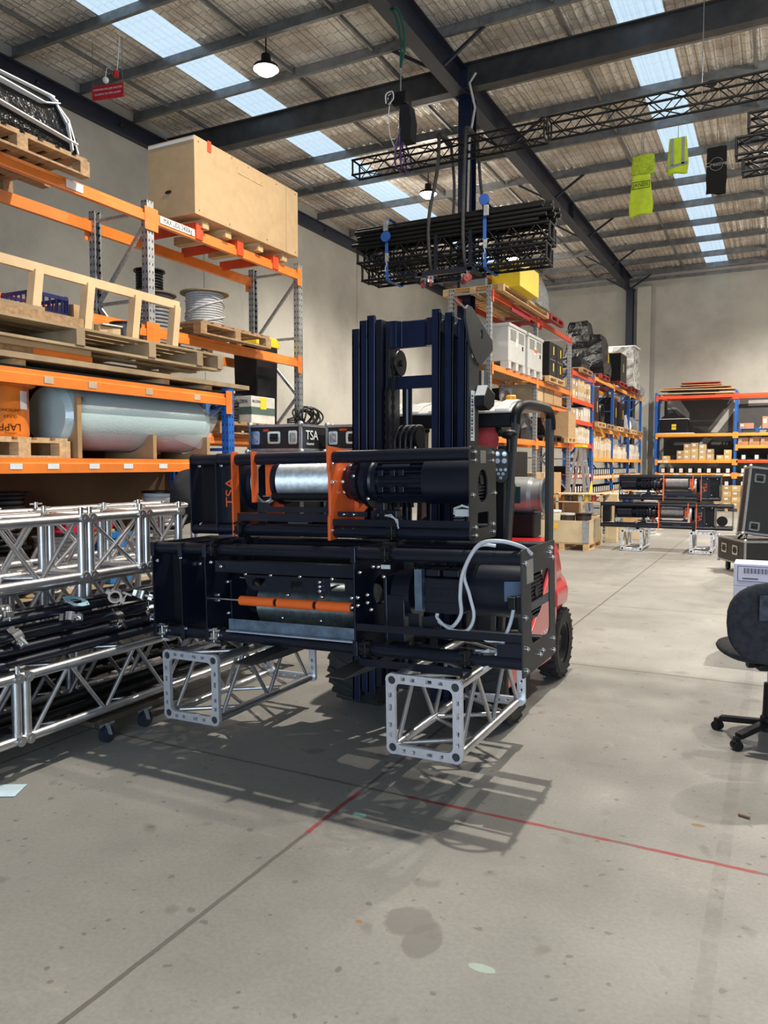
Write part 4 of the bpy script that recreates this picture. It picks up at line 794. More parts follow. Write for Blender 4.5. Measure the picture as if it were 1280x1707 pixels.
# ---------------- box trusses ----------------
def cast_frame(S):
    h = S/2; b = .034; w = .050; P = []
    for cx, cz, a in ((h-b, h-b, 0), (-h+b, h-b, 90), (-h+b, -h+b, 180), (h-b, -h+b, 270)):
        P += [(cx+b*math.cos(math.radians(a-20+130*i/7)), cz+b*math.sin(math.radians(a-20+130*i/7))) for i in range(8)]
    hin = rr_poly(-h+w-.002, h-w+.002, -h+w-.002, h-w+.002, .03)
    holes = [hin]
    for cx in (-h+b, h-b):
        for cz in (-h+b, h-b): holes.append(ell(cx, cz, .020, .020, 14))
    for s in (-1, 1):
        for u in (-.105, -.055, .03, .09):
            l = .022 if abs(u) > .05 else .03; e = h-w/2+.001
            holes.append([(u-l/2, s*e-.008), (u+l/2, s*e-.008), (u+l/2, s*e+.008), (u-l/2, s*e+.008)]); holes.append([(s*e-.008, u-l/2), (s*e+.008, u-l/2), (s*e+.008, u+l/2), (s*e-.008, u+l/2)])
    return P, holes
def short_truss(name_l, S=.395, L=1.0, group=None):
    t = T('box_truss', name_l, 'truss', group=group); P, holes = cast_frame(S)
    for y in (0, L-.024): MB().prism([(x, z+S/2) for x, z in P], 'y', y, y+.024, [[(x, z+S/2) for x, z in h] for h in holes]).obj('end_frame', aluc, t, .0015)
    c = S/2-.034; nodes = lambda sx, sz: (sx*c, sz*c+S/2)
    for y in (.012, L-.012):
        for sx in (-1, 1):
            for sz in (-1, 1): x, z = nodes(sx, sz); MB().cyl((x, y-.008, z), (x, y+.008, z), .019, 14).obj('corner_socket', mat('dark_socket', (.03, .03, .035), .5), t)
    for sx in (-1, 1):
        for sz in (-1, 1):
            x, z = nodes(sx, sz); MB().cyl((x, .024, z), (x, L-.024, z), .024, 16).obj('chord', alu, t)
    n = 4; ys = [.06+(L-.12)*i/n for i in range(n+1)]
    for f in range(4):
        for i in range(n):
            s0, s1 = (1, -1) if i % 2 else (-1, 1)
            if f < 2: sx = (-1, 1)[f]; p = (sx*c, ys[i], s0*c+S/2); q = (sx*c, ys[i+1], s1*c+S/2)
            else: sz = (-1, 1)[f-2]; p = (s0*c, ys[i], sz*c+S/2); q = (s1*c, ys[i+1], sz*c+S/2)
            MB().cyl(p, q, .0115, 10).obj('brace', alu, t)
    return t
st = short_truss('short silver box truss slung under the right end of the lower winch', group=None); place(st, (-1.46, 3.25, .212), (0, -.018, 0))
dup(st, (-2.876, 3.25, .170), (0, -.018, 0), 'short silver box truss slung under the left end of the lower winch')
s2 = dup(st, (-2.42, 14.75, .012), 0, 'short silver box truss standing on the floor under the left of the far winches'); s3 = dup(st, (-1.22, 14.75, .012), 0, 'short silver box truss standing on the floor under the right of the far winches')
# long trusses of the stack at the left
def long_truss(label, x, y0, y1, z, S=.32, seg=(), pins=(), dx=.0):
    """x is the near (right) chord line, z the lower chord centre, runs along y"""
    t = T('box_truss', label, 'truss', (x, y0, z)); L = y1-y0; r = .0255
    for xx in (0, -S):
        for zz in (0, S): MB().cyl((xx, 0, zz), (xx, L, zz), r, 16).obj('chord', alu, t)
    cuts = [0]+[s-y0 for s in seg]+[L]
    for a, b_ in zip(cuts[:-1], cuts[1:]):
        for e in (a+.028, b_-.028):
            for xx in (0, -S): MB().cyl((xx, e, 0), (xx, e, S), r*.95, 14).obj('end_post', alu, t)
            for zz in (0, S): MB().cyl((0, e, zz), (-S, e, zz), r*.85, 12).obj('end_rail', alu, t)
            for xx in (0, -S):
                for zz in (0, S): MB().cyl((xx-.036, e, zz), (xx+.036, e, zz), .0265, 14).cyl((xx+.0, e, zz), (xx+.038, e, zz), .009, 8).obj('corner_fitting', alu, t)
        W = b_-a-.10
        if W < .5:
            for xx in (0, -S):
                MB().cyl((xx, a+.05, .02), (xx, b_-.05, S-.02), .012, 10).obj('brace', alu, t); MB().cyl((xx-.012, a+.05, S-.02), (xx-.012, b_-.05, .02), .012, 10).obj('brace', alu, t)
            continue
        n = max(2, round(W/.24)); ys = [a+.06+(W-.02)*i/n for i in range(n+1)]
        for i in range(n):
            s0, s1 = (0, S) if i % 2 else (S, 0)
            for xx in (0, -S): MB().cyl((xx, ys[i], s1), (xx, ys[i+1], s0), .0125, 9).obj('brace', alu, t)
            for zz in (0, S): MB().cyl((-s0, ys[i], zz), (-s1, ys[i+1], zz), .0125, 9).obj('brace', alu, t)
    for (xx, py) in pins:
        mb = MB().cyl((xx, py-y0, S+.02), (xx, py-y0, S+.062), .014, 10); mb.cyl((xx, py-y0-.045, S+.05), (xx, py-y0+.045, S+.05), .006, 8); mb.obj('connector_pin', chrome, t)
    return t
long_truss('lowest silver truss of the left stack, on the dolly, nearest the aisle', -3.40, 1.3, 5.1, .205, seg=(2.58,), pins=((0, 2.56),))
long_truss('lower silver truss behind the nearest one on the dolly', -3.86, 1.4, 4.9, .205, seg=(3.3,))
long_truss('middle silver truss behind the black pipes in the left stack', -3.66, 1.3, 4.55, .60, seg=(3.22,))
long_truss('middle silver truss at the back of the left stack, beside the shelf', -4.06, 1.5, 4.4, .60, seg=(3.0,))
long_truss('topmost silver truss of the left stack with a cube joint, nearest the aisle', -3.42, 1.2, 3.80, .985, seg=(3.03, 3.46), pins=((0, 3.0), (0, 3.06), (0, 3.44), (-.32, 3.02), (-.32, 3.46), (0, 3.78)))
long_truss('topmost silver truss at the back of the left stack, next to the orange shelf', -3.86, 1.3, 4.45, .985, seg=(2.75,), pins=((0, 2.73), (0, 2.79), (-.3, 3.3), (0, 3.87)))
# dolly
dl = T('equipment_dolly', 'low black wooden dolly on casters under the left truss stack', 'dolly', (-3.80, 3.35, 0)); MB().box(-.46, .44, -.35, .35, .135, .165).obj('deck', mat('dark_dolly_board', (.05, .035, .025), .6), dl, .004)
for sx in (-.40, .38):
    for sy in (-.2, .1):
        o = T('caster', None, None, (sx, sy, 0)); o.parent = dl; MB().cyl((-.018, 0, .048), (.018, 0, .048), .048, 20).obj('wheel', mat('blue_grey_wheel', (.014, .02, .034), .5), o); MB().box(-.03, .03, -.03, .03, .11, .134).bar((-.026, .0, .05), (-.026, -.02, .12), .03, .008).bar((.026, 0, .05), (.026, -.02, .12), .03, .008).obj('fork', galv, o)
d2 = dup(dl, (-3.80, 1.75, 0), 0, 'second low dolly under the near end of the left truss stack')
# black pipes with couplers lying on the lowest truss
PP = [(-3.46, .585, 'front lowest'), (-3.525, .585, 'second lowest'), (-3.59, .585, 'third lowest'), (-3.475, .650, 'front middle'), (-3.545, .652, 'second middle'), (-3.49, .718, 'front upper'), (-3.558, .722, 'second upper'), (-3.53, .790, 'topmost'), (-3.45, .850, 'loose uppermost')][:8]
proto = None
for i, (x, z, nm) in enumerate(PP):
    o = MB().cyl((0, 0, 0), (0, 3.4, 0), .025, 16).obj('black_pipe', black) if proto is None else proto.copy()
    if proto is None: proto = o
    else: C.objects.link(o)
    o.location = (x, 1.2+.07*i, z); tag(o, 'long black steel pipe lying on the truss, %s of the bundle' % nm, 'pipe', 'black pipes on the truss')
tag(MB().cyl((-3.61, 1.4, .80), (-3.60, 4.3, .805), .024, 14).obj('black_pipe', black), 'single black pipe lying against the middle truss above the bundle', 'pipe')
def coupler(label, loc, rot=(0, 0, 0)):
    t = T('scaffold_coupler', label, 'coupler', loc, rot, 'couplers on the black pipes')
    MB().lathe([(.027, -.024), (.040, -.024), (.040, .024), (.027, .024), (.027, -.024)], (0, 0, 0), 'y', 22).obj('ring', chrome, t, .002)
    mb = MB().box(.034, .062, -.018, .018, -.014, .014); mb.box(-.06, -.034, -.02, .02, -.012, .012); mb.obj('lugs', chrome, t, .002)
    mb = MB().cyl((.052, 0, -.035), (.052, 0, .045), .006, 8); mb.bar((.025, 0, .04), (.078, 0, .05), .012, .010); mb.obj('wing_nut', chrome, t); return t
cz = [(-3.44, 2.52, .86, 'standing at the near end of the pipe bundle'), (-3.45, 2.60, .72, 'lower one at the near end'), (-3.46, 2.95, .76, 'under the pale blue flange plate'), (-3.47, 3.28, .83, 'largest upright pair, left of the middle'), (-3.45, 3.27, .70, 'hanging under the large upright pair'), (-3.47, 3.50, .80, 'upright one right of the middle'), (-3.44, 3.54, .70, 'small open one right of the middle'), (-3.52, 3.95, .83, 'furthest one, against the winch')]
for i, (x, y, z, nm) in enumerate(cz): coupler('bright zinc coupler on the black pipes, '+nm, (x, y, z), ((.0, .5, 1.1, .2, 0, 1.3, .7, 0)[i], (0, .8, 0, .6, 1.2, .3, 1.5, 0)[i], (0, .2, .5, .9, 0, .6, .3, 0)[i]))
mb = MB().prism([(-.075, 0), (-.05, .03), (.0, .045), (.05, .03), (.075, 0), (.05, -.03), (0, -.045), (-.05, -.03)], 'z', 0, .006, [ell(0, 0, .03, .028), ell(-.06, 0, .006, .006, 8), ell(.06, 0, .006, .006, 8)]); o = mb.obj('flange_plate', mat('pale_blue_zinc', (.42, .66, .76), .35, .5), None, .001); place(o, (-3.45, 2.98, .845), (.35, .3, .6)); tag(o, 'pale blue oval flange plate lying on the black pipes', 'flange plate')

# black pipes added inside the stack to deepen the shade there
for i, (x, z, nm) in enumerate(((-3.50, .235, 'first'), (-3.56, .235, 'second'), (-3.62, .235, 'third'), (-3.53, .29, 'fourth'), (-3.98, .235, 'fifth'), (-4.04, .235, 'sixth'), (-4.10, .235, 'seventh'), (-4.05, .29, 'eighth'))):
    tag(MB().cyl((x, 1.4, z), (x, 4.7, z), .025, 12).obj('black_pipe', tblk), 'black pipe added inside the lowest trusses of the left stack, %s from the aisle' % nm, 'pipe', 'black pipes inside the trusses')
tag(MB().box(-4.62, -3.42, 1.0, 5.6, .0, .012).obj('rubber_mat', rubber), 'thin black rubber mat on the floor under the truss dollies', 'mat') if False else None
# ---------------- the forklift ----------------
fk = T('forklift', 'red forklift with black mast carrying the stacked winches', 'forklift', (-1.96, 5.0, 0))
def F(mb, name, m, bev=0, parent=None):
    p = parent or fk; o = mb.obj(name, m, p, bev)
    if p is fk: o.matrix_parent_inverse = fk.matrix_basis.inverted()
    return o
cg = mat('charcoal_bodywork', (.028, .028, .029), .5, 0, .1, 10)
# chassis and counterweight: stacked plan outlines
def loft(levels, name, m, bev=0):
    mb = MB(); rings = []
    for z, hw, yf, ym, yr, rw in levels: rings.append([(-1.96+sx*a, b_, z) for sx, a, b_ in ((-1, hw, yf), (-1, hw, ym), (-1, (hw+rw)/2+.05, (ym+yr*1.6)/2.6), (-1, rw, yr), (1, rw, yr), (1, (hw+rw)/2+.05, (ym+yr*1.6)/2.6), (1, hw, ym), (1, hw, yf))])
    n = 8; vs = [p for r in rings for p in r]
    mb.add(vs, [(j*n+i, j*n+(i+1) % n, (j+1)*n+(i+1) % n, (j+1)*n+i) for j in range(len(rings)-1) for i in range(n)]+[list(range(n))[::-1], list(range((len(rings)-1)*n, len(rings)*n))])
    o = F(mb, name, m, bev); return o
loft([(.35, .40, 5.45, 5.70, 6.1, .26), (.50, .50, 5.45, 5.72, 6.15, .28), (.58, .555, 5.45, 5.76, 6.22, .30), (.68, .565, 5.42, 5.76, 6.22, .30), (.76, .51, 5.40, 5.70, 6.16, .28), (.82, .53, 5.40, 5.68, 6.14, .28), (.96, .52, 5.40, 5.62, 6.10, .26), (1.03, .47, 5.40, 5.58, 6.08, .24)], 'counterweight', red, .025)
mb = MB().prism([(4.30, .26), (4.30, .38), (4.75, .44), (4.92, .54), (5.12, .68), (5.42, .93), (5.48, 1.0), (5.50, .52), (5.42, .30), (5.36, .22)], 'x', -1.445, -1.415); F(mb, 'side_panel', red, .006)
mb = MB().prism([(4.30, .26), (4.30, .38), (4.75, .44), (4.92, .54), (5.12, .68), (5.42, .93), (5.48, 1.0), (5.50, .52), (5.42, .30), (5.36, .22)], 'x', -2.505, -2.475); F(mb, 'side_panel', red, .006)
F(MB().text('A25', .10, (-1.4135, 5.16, .42), (PI/2, 0, PI/2), .001, 1.1), 'body_lettering', white)
F(MB().box(-2.46, -1.45, 4.75, 5.5, .20, .90), 'battery_hood', cg, .02)
mb = MB()
for k in range(4): mb.bar((-1.443, 4.95+.05*k, .66+.02*k), (-1.443, 5.07+.05*k, .90+.02*k), .012, .010)
F(mb, 'hood_louvres', grey)
F(MB().box(-2.42, -1.50, 4.32, 4.80, .18, .42), 'floor_plate', cg, .01); F(MB().box(-2.42, -1.50, 4.36, 4.42, .42, 1.12), 'dashboard', cg, .02)
# wheels
def wheel(x0, x1, y, r, nm='wheel'):
    w = T(nm, None, None, ((x0+x1)/2, y, r)); w.parent = fk; w.matrix_parent_inverse = fk.matrix_basis.inverted(); h = (x1-x0)/2
    mb = MB().lathe([(r*.58, -h*.9), (r*.86, -h), (r*.96, -h*.82), (r*.97, 0), (r*.96, h*.82), (r*.86, h), (r*.58, h*.9)], (0, 0, 0), 'x', 40)
    for k in range(22):
        for s in (-1, 1):
            a = 2*PI*(k+.25*(s > 0))/22; R = Matrix.Rotation(a, 3, 'X') @ Matrix.Rotation(s*.35, 3, 'Z'); c = Matrix.Rotation(a, 3, 'X') @ Vector((s*h*.45, 0, r*.965)); mb.box(-h*.5, h*.5, -.018, .018, -r*.03, r*.035, R, c)
    mb.obj('tyre', rubber, w); mb = MB().lathe([(r*.60, -h*.75), (r*.55, -h*.5), (r*.40, -h*.3), (.0, -h*.3), (.0, h*.25), (r*.2, h*.5), (r*.22, h*.3), (r*.42, h*.3), (r*.52, h*.75), (r*.60, h*.85)], (0, 0, 0), 'x', 32)
    for k in range(5): a = 2*PI*k/5; mb.cyl((h*.3, r*.33*math.cos(a), r*.33*math.sin(a)), (h*.42, r*.33*math.cos(a), r*.33*math.sin(a)), .012, 8)
    mb.obj('rim', blackm, w); return w
wheel(-1.56, -1.405, 5.72, .265, 'rear_wheel'); wheel(-2.515, -2.36, 5.72, .265, 'rear_wheel'); wheel(-2.60, -2.29, 4.52, .29, 'front_wheel'); wheel(-1.66, -1.40, 4.55, .29, 'front_wheel')
# mast
for xs_, out in (((-2.360, -2.290, -2.222), 1), ((-1.80, -1.732, -1.664), 0)):
    for k, x in enumerate(xs_):
        wd = .052; outer = (k == 0) if out else (k == 2); zt = 2.43 if outer else 2.45+.02*k*(1 if out else -1)+(.0 if out else .04); yo = 4.16 if outer else (4.13 if k == 1 else 4.10)
        mb = MB().box(x, x+wd, yo, yo+.022, .12 if outer else .2, zt); mb.box(x+(.0 if out else wd-.014), x+(.014 if out else wd), yo, yo+.16, .12 if outer else .2, zt-.02); mb.box(x, x+wd, yo+.14, yo+.16, .12 if outer else .2, zt-.02); F(mb, 'mast_rail', navy, .003)
        if k < 2 or not out: F(MB().cyl((x+.052, yo+.04, zt-.10), (x+.068, yo+.04, zt-.10), .045, 20), 'mast_roller', black)
F(MB().prism([(4.10, 2.475), (4.13, 2.50), (4.20, 2.50), (4.55, 2.36), (4.56, 2.30), (4.36, 2.19), (4.28, 2.20), (4.18, 2.27), (4.10, 2.42)], 'x', -1.605, -1.59, [ell(4.36, 2.37, .022, .03, 14)]), 'mast_side_plate', mat('dull_black_plate', (.03, .03, .031), .55), .002)
F(MB().box(-1.612, -1.60, 4.18, 4.34, .12, 2.30), 'mast_rail_web', mat('dull_black_plate', (.03, .03, .031), .55)); F(MB().box(-1.5995, -1.598, 4.21, 4.27, 1.74, 2.03), 'white_label', white)
mb = MB()
for k in range(14): mb.box(-1.598, -1.5975, 4.215+.0, 4.24, 1.76+.018*k, 1.766+.018*k+.004*(k % 3))
F(mb, 'label_print', blackm); F(MB().text('SERVE', .085, (-1.5975, 4.25, 1.60), (PI, -PI/2, 0), .001), 'mast_lettering', yel); F(MB().box(-1.5995, -1.5985, 4.22, 4.25, 2.22, 2.28), 'small_plate', grey)
mb = MB().box(-2.17, -1.80, 4.20, 4.225, 2.30, 2.455); mb.prism([(-2.17, 4.17), (-2.06, 4.17), (-2.04, 4.20), (-2.0, 4.21), (-1.9, 4.21), (-1.86, 4.17), (-1.80, 4.16), (-1.80, 4.22), (-2.17, 4.24)], 'z', 2.30, 2.46); F(mb, 'top_crossmember', navy, .004)
F(MB().box(-2.17, -1.80, 4.19, 4.22, 2.055, 2.13), 'middle_crossmember', navy, .002)
mb = MB().box(-2.160, -2.125, 4.10, 4.30, .25, 2.46); mb.box(-2.115, -2.10, 4.14, 4.30, .25, 2.43); F(mb, 'inner_channel', black)
w_ = MB().lathe([(0, -.018), (.075, -.018), (.078, -.012), (.068, -.006), (.068, .006), (.078, .012), (.075, .018), (0, .018)], (-2.045, 4.17, 2.205), 'x', 30); w_.cyl((-2.07, 4.17, 2.205), (-2.015, 4.17, 2.205), .02, 12); F(w_, 'chain_sheave', blackm)
mb = MB()
for k in range(40): z = 2.2-.026*k; mb.bc((-2.045, 4.097, z), (.012 if k % 2 else .022, .010, .026)); 
F(mb, 'lift_chain', blackm); mb = MB()
for k in range(40): z = 2.05-.026*k; mb.bc((-2.09, 4.10, z), (.022 if k % 2 else .012, .012, .026))
F(mb, 'lift_chain', blackm)
F(MB().cyl((-2.02, 4.24, .3), (-2.02, 4.24, 2.1), .030, 18), 'lift_cylinder', black); F(MB().cyl((-1.86, 4.24, .3), (-1.86, 4.24, 1.55), .030, 18), 'lift_cylinder', black)
mb = MB()
for k in range(4): mb.tube(smooth([(-2.035+.035*k, 4.12, 1.35), (-2.035+.035*k, 4.10, 1.70), (-2.035+.035*k, 4.13, 1.80), (-2.03+.035*k, 4.20, 1.83), (-2.03+.035*k, 4.26, 1.78), (-2.03+.035*k, 4.27, 1.4)]), .011, 8)
F(mb, 'hydraulic_hoses', cableb); F(MB().lathe([(0, -.07), (.062, -.07), (.062, -.06), (.05, -.05), (.05, .05), (.062, .06), (.062, .07), (0, .07)], (-1.985, 4.20, 1.76), 'x', 28), 'hose_pulley', blackm); F(MB().lathe([(0, -.03), (.045, -.03), (.045, .03), (0, .03)], (-1.90, 4.12, 1.64), 'x', 20), 'hose_pulley', blackm)
# carriage and forks
mb = MB().box(-2.55, -1.38, 4.045, 4.085, .98, 1.06); mb.box(-2.55, -1.38, 4.045, 4.085, .48, .56); mb.box(-2.22, -2.17, 4.04, 4.12, .45, 1.1); mb.box(-1.78, -1.73, 4.04, 4.12, .45, 1.1); F(mb, 'fork_carriage', black, .003)
for x in (-2.50, -1.93): F(MB().prism([(4.04, 1.08), (4.0, 1.08), (4.0, .57), (3.40, .56), (3.22, .553), (3.22, .545), (3.5, .525), (4.04, .52)], 'x', x-.055, x+.055), 'fork', mat('worn_fork_steel', (.06, .058, .055), .5, .3), .003)
# work lamp on the mast
mb = MB().prism([(4.26, 1.94), (4.26, 2.0), (4.31, 2.06), (4.44, 2.02), (4.42, 1.95), (4.34, 1.92)], 'x', -1.60, -1.53); F(mb, 'work_lamp', blackm, .006); F(MB().prism([(4.262, 2.002), (4.308, 2.066), (4.44, 2.024), (4.43, 2.01)], 'x', -1.595, -1.535), 'lamp_glass', grey)
# overhead guard
ggm = mat('glossy_grey_guard', (.10, .10, .10), .25, 0, .1, 8, coat=.5)
mb = MB().prism([(4.695, 1.93), (4.70, 1.945), (4.78, 1.988), (4.92, 2.015), (5.55, 2.015), (5.55, 1.98), (4.78, 1.955)], 'x', -2.42, -1.50)
for k in range(6): mb.prism([(4.69, 1.935), (4.70, 1.955), (4.78, 2.0), (4.92, 2.03), (5.5, 2.03), (5.52, 1.985), (4.75, 1.955)], 'x', -2.40+.155*k, -2.31+.155*k)
F(mb, 'overhead_guard_roof', grey, .006); F(MB().box(-2.43, -1.49, 4.69, 4.74, 1.87, 1.965), 'guard_front_rail', blackm, .01) if False else F(MB().box(-2.43, -1.49, 4.70, 4.75, 1.84, 1.93), 'guard_front_rail', blackm, .01)
for x in (-1.47, -2.45):
    s = 1 if x > -2 else -1
    F(MB().tube(smooth([(x-.02*s, 4.70, 1.86), (x-.015*s, 4.72, 1.94), (x-.005*s, 4.82, 1.985), (x, 5.0, 1.995), (x, 5.3, 1.995), (x, 5.40, 1.98), (x+.005, 5.45, 1.92), (x+.005, 5.46, 1.85)]), .034, 10), 'guard_side_rail', blackm)
    F(MB().bar((x, 5.45, 1.93), (x+.02*s, 5.40, .55), .04, .10, (0, 1, 0)), 'rear_pillar', cg, .008); F(MB().bar((x-.02*s, 4.70, 1.88), (x-.03*s, 4.47, .45), .035, .055, (0, 1, 0)), 'front_pillar', cg, .006)
bc_ = T('beacon', None, None, (-1.75, 5.42, 2.02)); bc_.parent = fk; bc_.matrix_parent_inverse = fk.matrix_basis.inverted(); MB().lathe([(0, .01), (.038, .01), (.036, .075), (.028, .085), (0, .087)], n=20).obj('beacon_dome', mat('amber_plastic', (.95, .33, .01), .25), bc_); MB().lathe([(0, 0), (.045, 0), (.045, .012), (0, .012)], n=20).obj('beacon_base', blackm, bc_)
hl = T('head_light', None, None, (-1.545, 4.60, 1.60)); hl.parent = fk; hl.matrix_parent_inverse = fk.matrix_basis.inverted(); hl.rotation_euler = (0, 0, .25)
MB().prism(rr_poly(-.05, .05, -.115, .105, .049, 6), 'y', -.03, .03).obj('lamp_shell', blackm, hl, .006); lens = mat('led_lens', (.55, .58, .62), .12, .3)
for x, z, r in ((-.021, .068, .017), (.021, .068, .017), (-.021, .025, .017), (.021, .025, .017), (-.028, -.03, .011), (0, -.03, .011), (.028, -.03, .011), (-.014, -.055, .011), (.014, -.055, .011), (0, -.08, .011)): MB().lathe([(0, -.004), (r*.7, -.004), (r, 0), (r, .01)], (x, -.034, z), 'y', 14).obj('led_lens', lens, hl)
mb = MB().ball((-1.50, 4.60, 1.79), .05, (1.1, .7, .62)); mb.cyl((-1.50, 4.62, 1.68), (-1.50, 4.62, 1.78), .018, 12); F(mb, 'round_mirror', blackm); F(MB().bar((-1.55, 4.64, 1.72), (-1.56, 4.64, .95), .05, .04, (0, 1, 0)), 'lamp_post', blackm, .004)
# seat, steering wheel, gas bottle
mb = MB().prism([(5.12, .90), (5.10, 1.00), (4.74, 1.02), (4.70, .96), (4.72, .90)], 'x', -2.2, -1.74); F(mb, 'seat_cushion', blackm, .03); F(MB().prism([(5.08, .98), (5.20, .98), (5.30, 1.46), (5.26, 1.50), (5.20, 1.48)], 'x', -2.18, -1.66), 'seat_backrest', blackm, .04)
F(MB().tube([(-1.98+.16*math.cos(a), 4.62+.06*math.sin(a), 1.14+.14*math.sin(a)) for a in [2*PI*i/24 for i in range(24)]], .013, 8, True), 'steering_wheel', blackm); F(MB().cyl((-1.98, 4.5, .9), (-1.98, 4.62, 1.13), .02, 10), 'steering_column', blackm)
mb = MB()
for k in range(4): mb.bar((-1.70+.035*k, 4.66, 1.02), (-1.69+.035*k, 4.62, 1.16), .01, .01); mb.ball((-1.69+.035*k, 4.62, 1.17), .014, n=8, m=6)
F(mb, 'control_levers', blackm); F(MB().bar((-1.60, 4.8, 1.06), (-1.59, 4.78, 1.15), .025, .02), 'red_lever', mat('orange_red_plastic', (.7, .10, .03), .4))
gbm = mat('grey_gas_bottle', (.26, .27, .265), .35, .3, .1, 6)
gb = F(MB().lathe([(0, -.27), (.08, -.27), (.13, -.22), (.145, -.15), (.145, .17), (.13, .20), (.13, .26), (.142, .27), (.142, .285), (.12, .285), (.12, .20), (0, .19)], (-1.925, 5.98, 1.36), 'x', 36), 'gas_bottle', gbm); F(MB().box(-2.15, -1.7, 5.87, 6.08, 1.03, 1.22), 'bottle_cradle', blackm, .01)
F(MB().box(-1.86, -1.80, 5.828, 5.834, 1.3, 1.43), 'bottle_label', mat('dark_teal_label', (.01, .06, .06), .4))
o = MB().ball((0, 0, 0), .13, (.75, .4, 1.15), 20, 14).crumple(.025, 4, 14).obj('red_jacket', mat('red_black_cloth', (.45, .05, .05), .85, 0, .7, 5)); place(o, (-1.77, 4.90, 1.765)); tag(o, 'red and black cloth jacket hanging inside the forklift cab', 'jacket')
# ---------------- middle rack goods ----------------
def mp(R_, x, y, z):      # rack local -> world
    return R_.matrix_basis @ Vector((x, y, z))
o = pallet('wide pale pallet on the top beams under the yellow box', (-5.0, 14.7, 4.67), 1.15, 3.0, 0, wood, .13)
yb = T('yellow_box', 'bright yellow chest on the top pallet of the galvanised rack', 'chest', (-4.50, 14.15, 4.80)); MB().box(-.26, .27, -.6, .6, 0, .47).obj('chest_body', yel, yb, .01); MB().box(-.22, .20, -.607, -.601, .27, .41).obj('front_door', mat('amber_yellow_panel', (.80, .52, .02), .4), yb); 
gb2 = T('grey_case', 'grey instrument case with red strap left of the yellow chest', 'case', (-5.08, 13.95, 4.80)); MB().box(-.26, .24, -.5, .5, 0, .30).obj('case_body', mat('blue_grey_case', (.20, .22, .24), .5), gb2, .01); MB().box(-.27, .25, -.51, .51, .20, .24).obj('red_strap', red_o, gb2)
cw_ = T('clear_wrapped_pallet_load', 'clear film wrapped load with red straps right of the yellow chest', 'wrapped load', (-4.75, 15.6, 4.80)); wrapped_mb(.75, .9, .62, .7, .03, 11).obj('wrapped_bundle', mat('grey_clear_film', (.25, .26, .27), .18, 0, .3, 14, .8, 16, .03), cw_)
mb = MB()
for y in (-.25, .2): mb.bar((.37, y, .0), (.28, y+.1, .6), .03, .008, (1, 0, 0)); mb.bar((.28, y+.1, .625), (-.28, y+.1, .625), .03, .008)
mb.bar((.36, .45, -.05), (.2, .1, .62), .03, .01, (1, 0, 0)); mb.obj('red_strap', mat('red_webbing', (.6, .03, .04), .7), cw_)
pallet('dark red pallet jutting over the top beam beyond the yellow chest', (-4.95, 16.85, 4.67), 1.1, 1.1, 0, mat('red_plastic_pallet', (.28, .03, .025), .5), .14)
rs = MB().box(-4.60, -4.585, 14.2, 15.4, 4.50, 4.62); tag(rs.obj('red_sign', mat('crimson_banner', (.35, .01, .03), .6)), 'crimson strip banner hung under the top beam above the white bins', 'sign')
def bulk(label, loc):
    t = T('bulk_bin', label, 'bin', loc, 0, 'white plastic bulk bins'); g = mat('off_white_plastic', (.56, .56, .53), .5, 0, .06, 5); W = .53; H = .84
    MB().box(-W, W, -W, W, .14, H).obj('bin_body', g, t, .015); MB().box(-W-.02, W+.02, -W-.02, W+.02, H-.06, H).obj('rim', g, t, .008)
    for x in (-.45, 0, .45):
        for y in (-.45, 0, .45): MB().box(x-.08, x+.08, y-.08, y+.08, 0, .14).obj('foot', g, t)
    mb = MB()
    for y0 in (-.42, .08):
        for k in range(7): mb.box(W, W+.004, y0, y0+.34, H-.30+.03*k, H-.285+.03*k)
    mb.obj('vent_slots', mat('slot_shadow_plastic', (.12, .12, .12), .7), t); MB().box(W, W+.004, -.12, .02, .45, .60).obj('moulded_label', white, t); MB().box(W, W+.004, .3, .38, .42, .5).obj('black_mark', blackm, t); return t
b1 = bulk('white plastic bulk bin with vents, nearer of the two behind the mast', (-5.08, 14.45, 3.40)); b2 = bulk('white plastic bulk bin with orange mark, further of the two', (-5.08, 15.68, 3.40)); MB().box(.532, .537, -.1, .1, .50, .56).obj('orange_mark', worange, b2)
pallet('pine pallet under the black boxes right of the white bulk bins', (-5.02, 17.15, 3.40), 1.1, 1.35, 0, wood, .13)
for y, lb in ((16.85, 'black cable trunk with two yellow stickers right of the white bulk bins'), (17.45, 'black cable trunk at the end of the middle shelf beside the blue post')):
    t = T('road_trunk', lb, 'trunk', (-5.0, y, 3.53)); MB().box(-.5, .5, -.28, .28, 0, .74).obj('trunk_body', blackm, t, .01); MB().box(.502, .506, -.24, .24, .35, .375).obj('seam', steel, t)
    for z in (.12, .48): MB().box(.502, .506, .02, .09, z, z+.18).obj('yellow_sticker', yel, t)
t = T('charcoal_cabinet', 'tall charcoal cabinet with white lettering right of the mast', 'cabinet', (-4.86, 13.05, 2.12)); MB().box(-.48, .22, -.25, .15, 0, 1.12).obj('cabinet_body', cg, t, .004); MB().text('LABEL', .07, (-.02, -.253, .88), (PI/2, 0, 0), .001).obj('lettering', white, t) if False else MB().box(-.12, .12, -.254, -.251, .86, .885).obj('white_name_strip', white, t); MB().box(.19, .225, -.255, -.24, 0, 1.12).obj('corner_strip', grey, t)
